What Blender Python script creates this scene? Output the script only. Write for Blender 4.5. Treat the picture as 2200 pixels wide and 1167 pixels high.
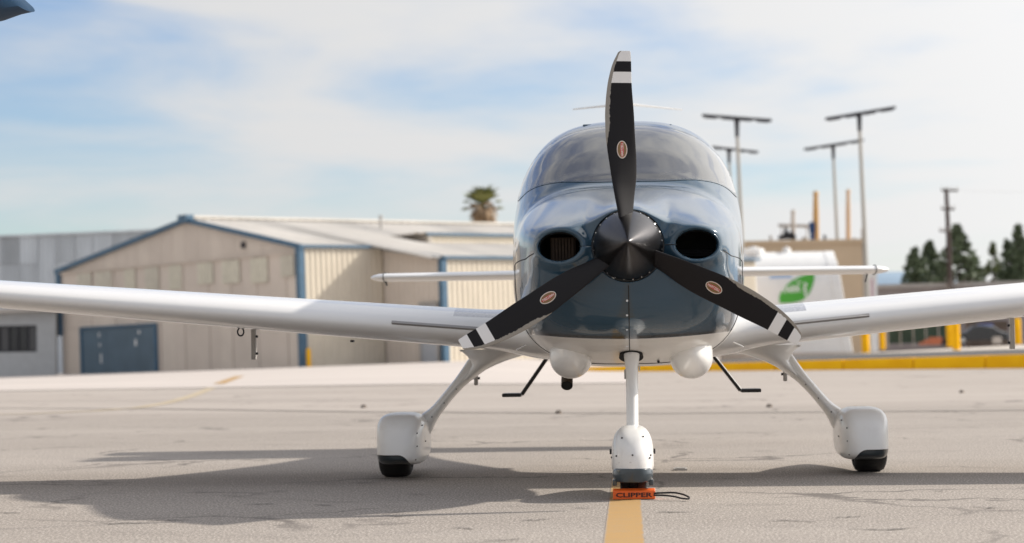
import bpy, bmesh, math, random
import numpy as np
from mathutils import Vector, Matrix

for o in list(bpy.data.objects):
    bpy.data.objects.remove(o, do_unlink=True)
scene = bpy.context.scene
COL = scene.collection
R = math.radians
rng = random.Random(7)

# ------------------------------------------------------------------ camera
FPX, CX, CY = 4700.0, 1100.0, 583.5          # focal length and centre in photograph pixels (2200 wide)
CAMH = 0.785
PITCH, YAW, ROLL = 2.014, 3.045, 0.82
cam_data = bpy.data.cameras.new('camera')
cam = bpy.data.objects.new('camera', cam_data)
COL.objects.link(cam)
cam_data.sensor_width = 36.0
cam_data.lens = FPX * 36.0 / 2200.0
cam_data.clip_start = 0.1
cam_data.clip_end = 20000.0
cam_data.dof.use_dof = True
cam_data.dof.focus_distance = 11.7
cam_data.dof.aperture_fstop = 2.5
CAMROT = (Matrix.Rotation(R(YAW), 4, 'Z') @ Matrix.Rotation(R(90 + PITCH), 4, 'X') @ Matrix.Rotation(R(-ROLL), 4, 'Z'))
cam.matrix_world = Matrix.Translation((0, 0, CAMH)) @ CAMROT
scene.camera = cam
_R3 = np.array(CAMROT.to_3x3())

# ------------------------------------------------------------------ sun and sky
SUN = Vector((1.45, 0.65, 1.0)).normalized()
SUN_EL = math.asin(SUN.z)
SUN_AZ = math.atan2(SUN.x, SUN.y)
sl = bpy.data.lights.new('sun', 'SUN')
sl.energy = 3.7
sl.angle = R(1.1)
sl.color = (1.0, 0.93, 0.83)
sun = bpy.data.objects.new('sun', sl)
sun.rotation_euler = SUN.to_track_quat('Z', 'Y').to_euler()
COL.objects.link(sun)

world = bpy.data.worlds.new('World')
scene.world = world
world.use_nodes = True
wn, wl = world.node_tree.nodes, world.node_tree.links
wn.clear()
def wnode(t, **kw):
    n = wn.new(t)
    for k, v in kw.items():
        setattr(n, k, v)
    return n
sky = wnode('ShaderNodeTexSky', sky_type='NISHITA', sun_disc=False, sun_elevation=SUN_EL, sun_rotation=SUN_AZ,
            altitude=200.0, air_density=1.0, dust_density=0.6, ozone_density=3.5)
tc = wnode('ShaderNodeTexCoord')
mp = wnode('ShaderNodeMapping')
mp.inputs['Scale'].default_value = (5.2, 5.2, 1.0)
mp.inputs['Rotation'].default_value = (0.0, R(5.0), R(0.0))
mp.inputs['Location'].default_value = (14.2, 8.1, 2.7)
def wmath(op, a, b=None, c=None):
    n = wnode('ShaderNodeMath', operation=op)
    for i, v in enumerate((a, b, c)):
        if v is None:
            continue
        if isinstance(v, (int, float)):
            n.inputs[i].default_value = v
        else:
            wl.new(v, n.inputs[i])
    return n.outputs[0]
sx = wnode('ShaderNodeSeparateXYZ')
wl.new(tc.outputs['Generated'], sx.inputs[0])
zl_ = wmath('MULTIPLY', wmath('LOGARITHM', wmath('MULTIPLY_ADD', wmath('ABSOLUTE', sx.outputs[2]), 7.0, 1.0), 2.718), 6.0)
cxyz = wnode('ShaderNodeCombineXYZ')
wl.new(sx.outputs[0], cxyz.inputs[0]); wl.new(sx.outputs[1], cxyz.inputs[1]); wl.new(zl_, cxyz.inputs[2])
wl.new(cxyz.outputs[0], mp.inputs['Vector'])
n1 = wnode('ShaderNodeTexNoise')
n1.inputs['Scale'].default_value = 1.0
n1.inputs['Detail'].default_value = 6.0
n1.inputs['Roughness'].default_value = 0.52
n1.inputs['Distortion'].default_value = 0.5
wl.new(mp.outputs['Vector'], n1.inputs['Vector'])
n2 = wnode('ShaderNodeTexNoise')
n2.inputs['Scale'].default_value = 3.1
n2.inputs['Detail'].default_value = 5.0
wl.new(mp.outputs['Vector'], n2.inputs['Vector'])
# the clouds lie in bands: denser towards the sun's side of the sky and again on the far side
vd = wnode('ShaderNodeVectorMath', operation='DOT_PRODUCT')
vd.inputs[1].default_value = (0.93, 0.36, 0.0)
wl.new(tc.outputs['Generated'], vd.inputs[0])
side = wmath('ABSOLUTE', vd.outputs['Value'], 0.0)
dens = wmath('MULTIPLY_ADD', side, 0.50, -0.07)
# thin veil that thickens towards the horizon
veil = wmath('MULTIPLY', wmath('POWER', 2.718, wmath('MULTIPLY', wmath('ABSOLUTE', sx.outputs[2], 0.0), -22.0)), 0.09)
dens = wmath('ADD', dens, veil)
dens = wmath('ADD', dens, wmath('MULTIPLY', n1.outputs['Fac'], 1.0))
dens = wmath('ADD', dens, wmath('MULTIPLY', n2.outputs['Fac'], 0.28))
mr = wnode('ShaderNodeMapRange', interpolation_type='SMOOTHSTEP')
mr.inputs['From Min'].default_value = 0.42
mr.inputs['From Max'].default_value = 0.90
wl.new(dens, mr.inputs['Value'])
cloud = wnode('ShaderNodeMix', data_type='RGBA')
wl.new(wmath('MULTIPLY_ADD', mr.outputs['Result'], 0.84, 0.14), cloud.inputs['Factor'])
hs = wnode('ShaderNodeHueSaturation')
hs.inputs['Saturation'].default_value = 1.2
hs.inputs['Hue'].default_value = 0.51
wl.new(sky.outputs['Color'], hs.inputs['Color'])
wl.new(hs.outputs['Color'], cloud.inputs['A'])
# thin cloud scatters forward: it grows brighter towards the sun
sd = wnode('ShaderNodeVectorMath', operation='DOT_PRODUCT')
sd.inputs[1].default_value = tuple(SUN)
wl.new(tc.outputs['Generated'], sd.inputs[0])
aur = wmath('MULTIPLY_ADD', wmath('POWER', wmath('MAXIMUM', sd.outputs['Value'], 0.0), 3.0), 1.75, 1.0)
cs = wnode('ShaderNodeVectorMath', operation='SCALE')
cs.inputs[0].default_value = (5.45, 5.42, 5.4)
wl.new(aur, cs.inputs['Scale'])
wl.new(cs.outputs['Vector'], cloud.inputs['B'])
bg = wnode('ShaderNodeBackground')
SKY_STRENGTH = 0.085
bg.inputs['Strength'].default_value = SKY_STRENGTH
wo = wnode('ShaderNodeOutputWorld')
wl.new(cloud.outputs['Result'], bg.inputs['Color'])
wl.new(bg.outputs['Background'], wo.inputs['Surface'])

scene.view_settings.view_transform = 'Standard'
scene.view_settings.look = 'None'
scene.view_settings.exposure = 0.66
scene.view_settings.gamma = 1.0
scene.view_settings.use_curve_mapping = False
scene.render.engine = 'CYCLES'
scene.cycles.use_denoising = True
scene.cycles.max_bounces = 8
scene.cycles.transparent_max_bounces = 16

# ------------------------------------------------------------------ helpers
def P(px, py, Y):
    """world point at depth Y whose picture lies at photograph pixel (px, py)"""
    d = _R3 @ np.array([(px - CX) / FPX, -(py - CY) / FPX, -1.0])
    k = Y / d[1]
    return np.array([d[0] * k, Y, CAMH + d[2] * k])

def G(px, py, z=0.0):
    """where the ray through a pixel meets the level z"""
    d = _R3 @ np.array([(px - CX) / FPX, -(py - CY) / FPX, -1.0])
    k = (z - CAMH) / d[2]
    return np.array([d[0] * k, d[1] * k, z])

ORIGIN = {}
def setp(o, label=None, cat=None, group=None, kind=None):
    if label: o['label'] = label
    if cat: o['category'] = cat
    if group: o['group'] = group
    if kind: o['kind'] = kind
    return o

def empty(name, loc, label, cat, group=None):
    o = bpy.data.objects.new(name, None)
    o.empty_display_size = 0.2
    COL.objects.link(o)
    o.location = loc
    ORIGIN[o.name] = np.array(loc, float)
    return setp(o, label, cat, group)

def link(o, parent, origin):
    COL.objects.link(o)
    ORIGIN[o.name] = np.array(origin, float)
    if parent is not None:
        o.parent = parent
        o.location = Vector(np.array(origin) - ORIGIN[parent.name])
    else:
        o.location = Vector(origin)

def mk(name, V, F, mats, parent=None, smooth=None, mi=None, uv=None, origin=None, **props):
    V = np.array(V, float).reshape(-1, 3)
    if origin is None:
        if parent is not None:
            origin = ORIGIN[parent.name]
        else:
            mn, mx = V.min(0), V.max(0)
            origin = np.array([(mn[0] + mx[0]) / 2, (mn[1] + mx[1]) / 2, mn[2]])
    origin = np.array(origin, float)
    me = bpy.data.meshes.new(name)
    me.from_pydata((V - origin).tolist(), [], [tuple(f) for f in F])
    if not isinstance(mats, (list, tuple)):
        mats = [mats]
    for m in mats:
        me.materials.append(m)
    if mi is not None:
        me.polygons.foreach_set('material_index', np.array(mi, dtype=np.int32))
    if uv is not None:
        lay = me.uv_layers.new(name='UVMap')
        idx = np.empty(len(me.loops), dtype=np.int32)
        me.loops.foreach_get('vertex_index', idx)
        lay.data.foreach_set('uv', np.array(uv, float)[idx].ravel())
    if smooth:
        me.polygons.foreach_set('use_smooth', np.ones(len(me.polygons), dtype=bool))
        if smooth is not True:
            me.set_sharp_from_angle(angle=R(smooth))
    me.update()
    o = bpy.data.objects.new(name, me)
    link(o, parent, origin)
    return setp(o, props.get('label'), props.get('cat'), props.get('group'), props.get('kind'))

def fix_normals(o):
    bm = bmesh.new(); bm.from_mesh(o.data)
    bmesh.ops.recalc_face_normals(bm, faces=bm.faces)
    bm.to_mesh(o.data); bm.free()
    return o

def share(src, name, parent, delta):
    """another object on the same mesh, moved by delta (world)"""
    o = bpy.data.objects.new(name, src.data)
    link(o, parent, ORIGIN[src.name] + np.array(delta))
    return o

def bevel(o, w, seg=2):
    m = o.modifiers.new('bevel', 'BEVEL'); m.width = w; m.segments = seg; m.limit_method = 'ANGLE'; m.angle_limit = R(35)
    return o

EX, EY, EZ = np.eye(3)
class B:
    """collects shapes; obj() links them as one mesh"""
    def __init__(s):
        s.V, s.F, s.M = [], [], []
    def add(s, V, F, m=0):
        b = len(s.V)
        s.V += [tuple(v) for v in V]
        s.F += [tuple(i + b for i in f) for f in F]
        s.M += [m] * len(F)
        return s
    def box(s, c, sz, ax=(EX, EY, EZ), m=0):
        c = np.array(c, float); h = np.array(sz, float) / 2
        V = [c + ax[0] * h[0] * i + ax[1] * h[1] * j + ax[2] * h[2] * k for i in (-1, 1) for j in (-1, 1) for k in (-1, 1)]
        F = [(0, 1, 3, 2), (4, 6, 7, 5), (0, 4, 5, 1), (2, 3, 7, 6), (0, 2, 6, 4), (1, 5, 7, 3)]
        return s.add(V, F, m)
    def rings(s, rings, m=0, caps=(True, True), closed=True):
        n = len(rings[0]); V = [p for r in rings for p in r]; F = []
        for k in range(len(rings) - 1):
            for i in range(n if closed else n - 1):
                j = (i + 1) % n
                F.append((k * n + i, k * n + j, (k + 1) * n + j, (k + 1) * n + i))
        if caps[0]: F.append(tuple(range(n))[::-1])
        if caps[1]: F.append(tuple((len(rings) - 1) * n + i for i in range(n)))
        return s.add(V, F, m)
    def tube(s, path, rad, n=10, m=0, flat=None, caps=(True, True)):
        """round (or, with flat=(axis, factor), flattened) tube along a path"""
        path = [np.array(p, float) for p in path]
        if not hasattr(rad, '__len__'): rad = [rad] * len(path)
        rings = []; prev = None
        for k, p in enumerate(path):
            t = path[min(k + 1, len(path) - 1)] - path[max(k - 1, 0)]
            t = t / (np.linalg.norm(t) + 1e-12)
            if prev is None:
                ref = EZ if abs(t[2]) < 0.9 else EX
                a = np.cross(ref, t)
            else:
                a = prev - t * np.dot(prev, t)
            a /= np.linalg.norm(a); prev = a
            b = np.cross(t, a)
            ring = []
            for i in range(n):
                q = 2 * math.pi * i / n
                ring.append(p + (a * math.cos(q) + b * math.sin(q)) * rad[k])
            rings.append(ring)
        return s.rings(rings, m, caps)
    def prism(s, poly, d, m=0):
        """polygon (3-D points) pushed along d"""
        n = len(poly); d = np.array(d, float)
        V = [np.array(p, float) for p in poly] + [np.array(p, float) + d for p in poly]
        F = [tuple(range(n))[::-1], tuple(range(n, 2 * n))] + [(i, (i + 1) % n, n + (i + 1) % n, n + i) for i in range(n)]
        return s.add(V, F, m)
    def obj(s, name, mats, parent=None, smooth=None, **kw):
        o = mk(name, s.V, s.F, mats, parent, smooth, s.M, **kw)
        return fix_normals(o)

def text_mesh(txt, width, height):
    """flat letters centred on the origin, scaled to width x height: (verts 2-D, faces)"""
    cu = bpy.data.curves.new('letters', 'FONT')
    cu.body = txt; cu.resolution_u = 2; cu.align_x = 'CENTER'; cu.align_y = 'CENTER'; cu.offset = 0.025
    to = bpy.data.objects.new('letters', cu); COL.objects.link(to)
    dg = bpy.context.evaluated_depsgraph_get(); dg.update()
    me = bpy.data.meshes.new_from_object(to.evaluated_get(dg))
    V = np.array([v.co[:] for v in me.vertices]); F = [tuple(p.vertices) for p in me.polygons]
    bpy.data.objects.remove(to); bpy.data.curves.remove(cu); bpy.data.meshes.remove(me)
    mn, mx = V.min(0), V.max(0)
    V = (V - (mn + mx) / 2)
    V[:, 0] *= width / (mx[0] - mn[0]); V[:, 1] *= height / (mx[1] - mn[1])
    return V[:, :2], F

# ------------------------------------------------------------------ materials
def pm(name, col, rough=0.5, metal=0.0, coat=0.0, var=0.0, vscale=3.0, bump=0.0, bscale=40.0, spec=0.5, stretch=(1, 1, 1), col2=None, coatr=0.03):
    m = bpy.data.materials.new(name); m.use_nodes = True
    nt = m.node_tree; p = nt.nodes['Principled BSDF']
    c = tuple(col) + (1.0,)
    p.inputs['Base Color'].default_value = c
    p.inputs['Roughness'].default_value = rough
    p.inputs['Metallic'].default_value = metal
    p.inputs['Coat Weight'].default_value = coat
    p.inputs['Coat Roughness'].default_value = coatr
    p.inputs['Specular IOR Level'].default_value = spec
    if var or bump:
        t = nt.nodes.new('ShaderNodeTexCoord'); mpn = nt.nodes.new('ShaderNodeMapping')
        mpn.inputs['Scale'].default_value = stretch
        nt.links.new(t.outputs['Object'], mpn.inputs['Vector'])
    if var:
        n = nt.nodes.new('ShaderNodeTexNoise'); n.inputs['Scale'].default_value = vscale; n.inputs['Detail'].default_value = 6
        nt.links.new(mpn.outputs['Vector'], n.inputs['Vector'])
        r = nt.nodes.new('ShaderNodeMapRange'); r.inputs['From Min'].default_value = 0.3; r.inputs['From Max'].default_value = 0.7
        nt.links.new(n.outputs['Fac'], r.inputs['Value'])
        mx = nt.nodes.new('ShaderNodeMix'); mx.data_type = 'RGBA'
        lo = tuple(x * (1 - var) for x in col) if col2 is None else tuple(col2)
        mx.inputs['A'].default_value = lo + (1,); mx.inputs['B'].default_value = tuple(min(1, x * (1 + (var if col2 is None else 0))) for x in col) + (1,)
        nt.links.new(r.outputs['Result'], mx.inputs['Factor'])
        nt.links.new(mx.outputs['Result'], p.inputs['Base Color'])
    if bump:
        n = nt.nodes.new('ShaderNodeTexNoise'); n.inputs['Scale'].default_value = bscale; n.inputs['Detail'].default_value = 4
        nt.links.new(mpn.outputs['Vector'], n.inputs['Vector'])
        bn = nt.nodes.new('ShaderNodeBump'); bn.inputs['Strength'].default_value = bump; bn.inputs['Distance'].default_value = 0.01
        nt.links.new(n.outputs['Fac'], bn.inputs['Height'])
        nt.links.new(bn.outputs['Normal'], p.inputs['Normal'])
    return m

class NT:
    """small helper for hand-made node graphs on a material"""
    def __init__(s, m):
        s.t = m.node_tree; s.p = s.t.nodes['Principled BSDF']
    def n(s, t, **kw):
        n = s.t.nodes.new(t)
        for k, v in kw.items(): setattr(n, k, v)
        return n
    def put(s, v, sock):
        if isinstance(v, (int, float)): sock.default_value = v
        elif isinstance(v, tuple): sock.default_value = v if len(v) == len(sock.default_value) else v + (1.0,)
        else: s.t.links.new(v, sock)
    def math(s, op, a, b=None, c=None):
        n = s.n('ShaderNodeMath', operation=op)
        for i, v in enumerate((a, b, c)):
            if v is not None: s.put(v, n.inputs[i])
        return n.outputs[0]
    def mix(s, f, a, b):
        n = s.n('ShaderNodeMix', data_type='RGBA')
        s.put(f, n.inputs['Factor']); s.put(a, n.inputs['A']); s.put(b, n.inputs['B'])
        return n.outputs['Result']
    def noise(s, scale, detail=5, vec=None, rough=0.5, out='Fac'):
        n = s.n('ShaderNodeTexNoise'); n.inputs['Scale'].default_value = scale; n.inputs['Detail'].default_value = detail; n.inputs['Roughness'].default_value = rough
        if vec is not None: s.t.links.new(vec, n.inputs['Vector'])
        return n.outputs[out]
    def ramp(s, v, lo, hi, a=0.0, b=1.0):
        n = s.n('ShaderNodeMapRange'); s.put(v, n.inputs['Value'])
        s.put(lo, n.inputs['From Min']); s.put(hi, n.inputs['From Max']); s.put(a, n.inputs['To Min']); s.put(b, n.inputs['To Max'])
        return n.outputs['Result']
    def obj(s):
        t = s.n('ShaderNodeTexCoord'); x = s.n('ShaderNodeSeparateXYZ'); s.t.links.new(t.outputs['Object'], x.inputs[0])
        return t.outputs['Object'], x.outputs[0], x.outputs[1], x.outputs[2]
    def scaled(s, vec, sc):
        n = s.n('ShaderNodeMapping'); n.inputs['Scale'].default_value = sc; s.t.links.new(vec, n.inputs['Vector'])
        return n.outputs['Vector']

M = {}
M['white'] = pm('white_paint', (0.82, 0.81, 0.79), 0.28, coat=0.6, var=0.03, vscale=2.0)
M['whitefar'] = pm('white_enamel', (0.80, 0.80, 0.79), 0.45, var=0.03)
M['black'] = pm('satin_black', (0.008, 0.0075, 0.009), 0.42, var=0.2, vscale=9)
M['spinner'] = pm('spinner_black', (0.055, 0.052, 0.054), 0.30, metal=1.0, var=0.06, vscale=20)
M['crack'] = pm('crack_dirt', (0.10, 0.09, 0.085), 0.95)
M['rubber'] = pm('tyre_rubber', (0.013, 0.012, 0.012), 0.75, bump=0.3, bscale=60)
M['darkmetal'] = pm('dark_metal', (0.03, 0.03, 0.033), 0.45, metal=0.4)
M['steel'] = pm('bare_steel', (0.6, 0.6, 0.6), 0.3, metal=1.0)
M['greymetal'] = pm('grey_painted_metal', (0.42, 0.40, 0.38), 0.5, var=0.08)
M['hole'] = pm('unlit_recess', (0.01, 0.01, 0.01), 0.9)
M['navy'] = pm('slate_blue_gelcoat', (0.022, 0.036, 0.048), 0.3, coat=0.8)
M['orange'] = pm('orange_rubber', (0.92, 0.15, 0.02), 0.55, var=0.1, vscale=30, bump=0.1)
M['ink'] = pm('dark_ink', (0.05, 0.015, 0.012), 0.6)
M['rope'] = pm('black_cord', (0.012, 0.011, 0.012), 0.8, bump=0.5, bscale=400)
M['exhaust'] = pm('burnt_exhaust_steel', (0.07, 0.05, 0.035), 0.6, metal=0.6, var=0.3, vscale=20)
M['liner'] = pm('cabin_lining', (0.5, 0.5, 0.49), 0.8)
M['seat'] = pm('seat_leather', (0.10, 0.10, 0.105), 0.6)
M['seam'] = pm('panel_gap', (0.01, 0.012, 0.014), 0.8)
M['walk'] = pm('wing_walk_grip', (0.36, 0.36, 0.37), 0.9, var=0.15, vscale=40)
M['trim'] = pm('blue_trim_paint', (0.055, 0.125, 0.20), 0.5, var=0.12)
M['bluedoor'] = pm('blue_door_paint', (0.085, 0.135, 0.18), 0.5, var=0.15, vscale=0.8)
M['tan'] = pm('tan_sheet_metal', (0.64, 0.56, 0.485), 0.6, var=0.06, vscale=0.7)
M['tan2'] = pm('tan_sheet_metal_faded', (0.67, 0.59, 0.51), 0.6, var=0.06, vscale=0.7)
M['cream'] = pm('cream_sheet_metal', (0.64, 0.57, 0.46), 0.55, var=0.06, vscale=0.7)
M['fibre'] = pm('translucent_fibreglass', (0.66, 0.62, 0.51), 0.5, var=0.08)
M['fibre2'] = pm('faded_fibreglass', (0.60, 0.56, 0.47), 0.5, var=0.08)
M['roofm'] = pm('weathered_roof_sheet', (0.64, 0.60, 0.545), 0.65, var=0.10, vscale=0.5)
M['roofg'] = pm('grey_roof_sheet', (0.53, 0.50, 0.46), 0.65, var=0.10, vscale=0.5)
for i, g in enumerate((0.50, 0.58, 0.64, 0.42)):
    M['galv%d' % i] = pm('galvanised_sheet_%s' % 'abcd'[i], (g * 0.92, g * 0.99, g * 1.05), 0.5, var=0.14, vscale=0.8, stretch=(1, 1, 0.3))
M['annex'] = pm('pale_grey_stucco', (0.50, 0.51, 0.51), 0.8, var=0.05)
M['glassdark'] = pm('dark_window_glass', (0.03, 0.033, 0.036), 0.08)
M['curtain'] = pm('grey_blind', (0.12, 0.12, 0.12), 0.8)
M['yellow'] = pm('yellow_safety_paint', (1.0, 0.50, 0.015), 0.8, var=0.10, vscale=1.5, spec=0.05)
M['concrete'] = pm('pale_concrete', (0.56, 0.51, 0.46), 0.85, var=0.10, vscale=0.5, spec=0.05)
M['apron'] = pm('apron_concrete', (0.49, 0.445, 0.415), 0.85, var=0.09, vscale=0.25, stretch=(0.4, 2, 1), spec=0.05)
M['greystrip'] = pm('grey_asphalt', (0.115, 0.112, 0.11), 0.9, var=0.2, vscale=0.3, spec=0.05)
M['tar'] = pm('joint_tar', (0.24, 0.215, 0.195), 0.9)
M['ochre'] = pm('tan_render', (0.58, 0.45, 0.31), 0.85, var=0.07, vscale=0.4)
M['pole'] = pm('galvanised_pole', (0.42, 0.40, 0.36), 0.6)
M['wood'] = pm('creosoted_wood', (0.075, 0.055, 0.05), 0.9)
M['lampblack'] = pm('lamp_housing', (0.02, 0.02, 0.028), 0.6)
M['pipeyellow'] = pm('ochre_pipe_paint', (0.55, 0.32, 0.11), 0.6)
M['pipepeach'] = pm('faded_orange_pipe', (0.62, 0.42, 0.26), 0.6)
M['flagblue'] = pm('blue_sheet', (0.02, 0.06, 0.17), 0.7)
M['green'] = pm('leaf_green_print', (0.07, 0.38, 0.04), 0.6)
M['skyprint'] = pm('pale_blue_print', (0.35, 0.48, 0.70), 0.6)
M['wall'] = pm('mauve_grey_wall', (0.34, 0.31, 0.315), 0.85, var=0.1, vscale=0.3)
M['greenfence'] = pm('green_screen_mesh', (0.045, 0.075, 0.055), 0.9, var=0.4, vscale=0.8)
M['carpaint'] = pm('dark_car_paint', (0.02, 0.02, 0.024), 0.25, coat=0.7)
M['cargl'] = pm('car_glass', (0.02, 0.03, 0.05), 0.05)
M['brick'] = pm('orange_plastic', (0.55, 0.17, 0.08), 0.6, var=0.1)
M['bark'] = pm('bark', (0.08, 0.06, 0.045), 0.9, var=0.3, vscale=4)
M['needle'] = pm('dark_conifer_green', (0.12, 0.155, 0.085), 0.7, var=0.45, vscale=0.7)
M['needle2'] = pm('olive_conifer_green', (0.16, 0.19, 0.085), 0.7, var=0.4, vscale=0.7)
M['palm'] = pm('palm_green', (0.15, 0.165, 0.05), 0.6, var=0.3, vscale=2)
M['deadpalm'] = pm('dry_palm_thatch', (0.33, 0.23, 0.14), 0.9, var=0.3, vscale=2)
M['hill'] = pm('haze_blue_hill', (0.19, 0.27, 0.36), 1.0, var=0.08, vscale=0.01)  # distance haze is put into this blue base colour
M['leafprint'] = pm('white_print', (0.85, 0.85, 0.85), 0.6)
# ================================================================== ground
def sstep(a, b, x):
    t = min(1.0, max(0.0, (x - a) / (b - a)))
    return t * t * (3 - 2 * t)

def gz(x, y):
    """the apron lies level; on the left, far off, the land tips up gently to the right"""
    w = sstep(38, 82, y) * (1 - sstep(400, 900, y))
    t = max(-0.7, min(0.31, 0.022 * (x + 19)))
    return w * t * (1 - sstep(-5, -0.5, x))

def asphalt():
    m = pm('worn_apron_asphalt', (0.3, 0.28, 0.26), 0.95, spec=0.1)
    q = NT(m); v, x, y, z = q.obj()
    fine = q.noise(1.0, 2, q.scaled(v, (90, 34, 1)), 0.7)
    mid = q.noise(1.0, 4, q.scaled(v, (14, 8, 1)), 0.65)
    big = q.noise(0.35, 5, q.scaled(v, (0.35, 1.2, 1)), 0.6)
    streak = q.noise(1.5, 5, q.scaled(v, (0.35, 3.0, 1)), 0.65)
    base = q.mix(q.ramp(big, 0.35, 0.65), (0.283, 0.252, 0.225), (0.338, 0.303, 0.272))
    far = q.ramp(y, 26.0, 29.5)
    base = q.mix(q.math('MULTIPLY', q.ramp(streak, 0.56, 0.74), 0.5), base, (0.29, 0.262, 0.245))
    base = q.mix(q.ramp(mid, 0.66, 0.34, 0.0, 0.3), base, (0.22, 0.198, 0.182))
    stain = q.noise(0.9, 4, q.scaled(v, (0.8, 1.6, 1)), 0.6)
    base = q.mix(q.ramp(stain, 0.60, 0.72, 0.0, 0.4), base, (0.17, 0.152, 0.14))
    base = q.mix(q.ramp(fine, 0.52, 0.30, 0.0, 0.62), base, (0.12, 0.11, 0.105))
    base = q.mix(q.ramp(fine, 0.52, 0.70, 0.0, 0.55), base, (0.70, 0.64, 0.58))
    slab = q.mix(q.ramp(big, 0.35, 0.65), (0.345, 0.308, 0.280), (0.39, 0.350, 0.318))
    base = q.mix(q.math('MULTIPLY', far, 0.8), base, slab)
    # crazed cracks that come and go, and drip spots
    wob = q.n('ShaderNodeVectorMath', operation='MULTIPLY_ADD'); q.t.links.new(q.noise(1.3, 4, v, 0.6, 'Color'), wob.inputs[0]); wob.inputs[1].default_value = (1.1, 1.1, 0); q.t.links.new(v, wob.inputs[2])
    vo = q.n('ShaderNodeTexVoronoi', feature='DISTANCE_TO_EDGE'); vo.inputs['Scale'].default_value = 0.42; q.t.links.new(wob.outputs[0], vo.inputs['Vector'])
    crack = q.math('MULTIPLY', q.ramp(vo.outputs['Distance'], 0.016, 0.004), q.ramp(q.noise(0.5, 3, v), 0.45, 0.6, 0.0, 0.75))
    base = q.mix(crack, base, (0.10, 0.09, 0.085))
    vs = q.n('ShaderNodeTexVoronoi', feature='F1'); vs.inputs['Scale'].default_value = 1.7; vs.inputs['Randomness'].default_value = 1.0; q.t.links.new(v, vs.inputs['Vector'])
    spot = q.math('MULTIPLY', q.ramp(vs.outputs['Distance'], 0.11, 0.05), q.ramp(q.noise(0.8, 2, v), 0.55, 0.65, 0.0, 0.45))
    base = q.mix(spot, base, (0.12, 0.108, 0.1))
    q.put(base, q.p.inputs['Base Color'])
    bn = q.n('ShaderNodeBump'); bn.inputs['Strength'].default_value = 0.3; bn.inputs['Distance'].default_value = 0.004
    q.put(fine, bn.inputs['Height']); q.put(bn.outputs['Normal'], q.p.inputs['Normal'])
    return m
M['asphalt'] = asphalt()

xs = sorted(set([-6000, -2500, -900, -400, -200, -120] + list(range(-80, 42, 2)) + [-5.5, -5, -4.5, -3.5, -3, -2.5, -1.5, -1, -.5] + [60, 100, 200, 400, 900, 2500, 6000]))
ys = sorted(set([-3000, -600, -150, -60, -30, -12] + list(range(0, 120, 2)) + [130, 150, 180, 230, 300, 400, 550, 700, 900, 1500, 3000, 9000]))
V = [(x, y, gz(x, y)) for y in ys for x in xs]
nx = len(xs)
F = [(j * nx + i, j * nx + i + 1, (j + 1) * nx + i + 1, (j + 1) * nx + i) for j in range(len(ys) - 1) for i in range(nx - 1)]
mk('ground', V, F, M['asphalt'], origin=(0, 0, 0), smooth=True, kind='structure', label='pale worn asphalt apron under the aircraft')

def sheet(name, mat, x0, x1, y0, y1, dz, step, **kw):
    xa = np.arange(x0, x1 + 1e-6, step); ya = np.arange(y0, y1 + 1e-6, step)
    V = [(x, y, gz(x, y) + dz) for y in ya for x in xa]; n = len(xa)
    F = [(j * n + i, j * n + i + 1, (j + 1) * n + i + 1, (j + 1) * n + i) for j in range(len(ya) - 1) for i in range(n - 1)]
    return mk(name, V, F, mat, origin=(0, 0, 0), smooth=True, **kw)
sheet('concrete_apron', M['apron'], -80, 0, 47, 135, 0.012, 1.0, kind='structure', label='pale concrete strip in front of the tan hangar')

# painted lines
def taxi_paint():
    m = pm('faded_yellow_line', (0.6, 0.4, 0.16), 0.85, spec=0.2)
    q = NT(m); v, x, y, z = q.obj()
    wear = q.noise(14, 5, q.scaled(v, (0.4, 2.0, 1)), 0.7)
    sp = q.noise(95, 2, v, 0.75)
    c = q.mix(q.ramp(wear, 0.35, 0.68), (0.43, 0.25, 0.08), (0.37, 0.24, 0.11))
    c = q.mix(q.ramp(sp, 0.38, 0.58, 0.45, 0.0), c, (0.30, 0.22, 0.13))
    scr = q.noise(1.0, 5, q.scaled(v, (3.0, 26.0, 1)), 0.7)
    c = q.mix(q.ramp(scr, 0.56, 0.68, 0.0, 0.7), c, (0.30, 0.255, 0.21))
    ed = q.ramp(q.math('ADD', q.math('ABSOLUTE', q.math('ADD', x, 0.035)), q.math('MULTIPLY', q.math('SUBTRACT', q.noise(9, 4, v, 0.7), 0.5), 0.03)), 0.074, 0.083)
    c = q.mix(q.math('MULTIPLY', ed, q.math('LESS_THAN', y, 20.0)), c, (0.30, 0.265, 0.235))
    q.put(c, q.p.inputs['Base Color'])
    return m
M['linepaint'] = taxi_paint()
M['fadedline'] = pm('nearly_worn_off_line', (0.41, 0.345, 0.255), 0.9, var=0.15, vscale=2.0, spec=0.1)

def ribbon(name, pts, w, mat, dz=0.004, **kw):
    pts = [np.array(p[:2], float) for p in pts]; V = []; F = []
    for k, p in enumerate(pts):
        t = pts[min(k + 1, len(pts) - 1)] - pts[max(k - 1, 0)]; t /= np.linalg.norm(t); nrm = np.array([-t[1], t[0]])
        ww = w[k] if hasattr(w, '__len__') else w
        for s in (-1, 1):
            q = p + nrm * s * ww / 2
            V.append((q[0], q[1], gz(q[0], q[1]) + dz))
    for k in range(len(pts) - 1):
        F.append((2 * k, 2 * k + 2, 2 * k + 3, 2 * k + 1))
    o = mk(name, V, F, mat, origin=(0, 0, 0), kind='structure', **kw)
    return fix_normals(o)

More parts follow.
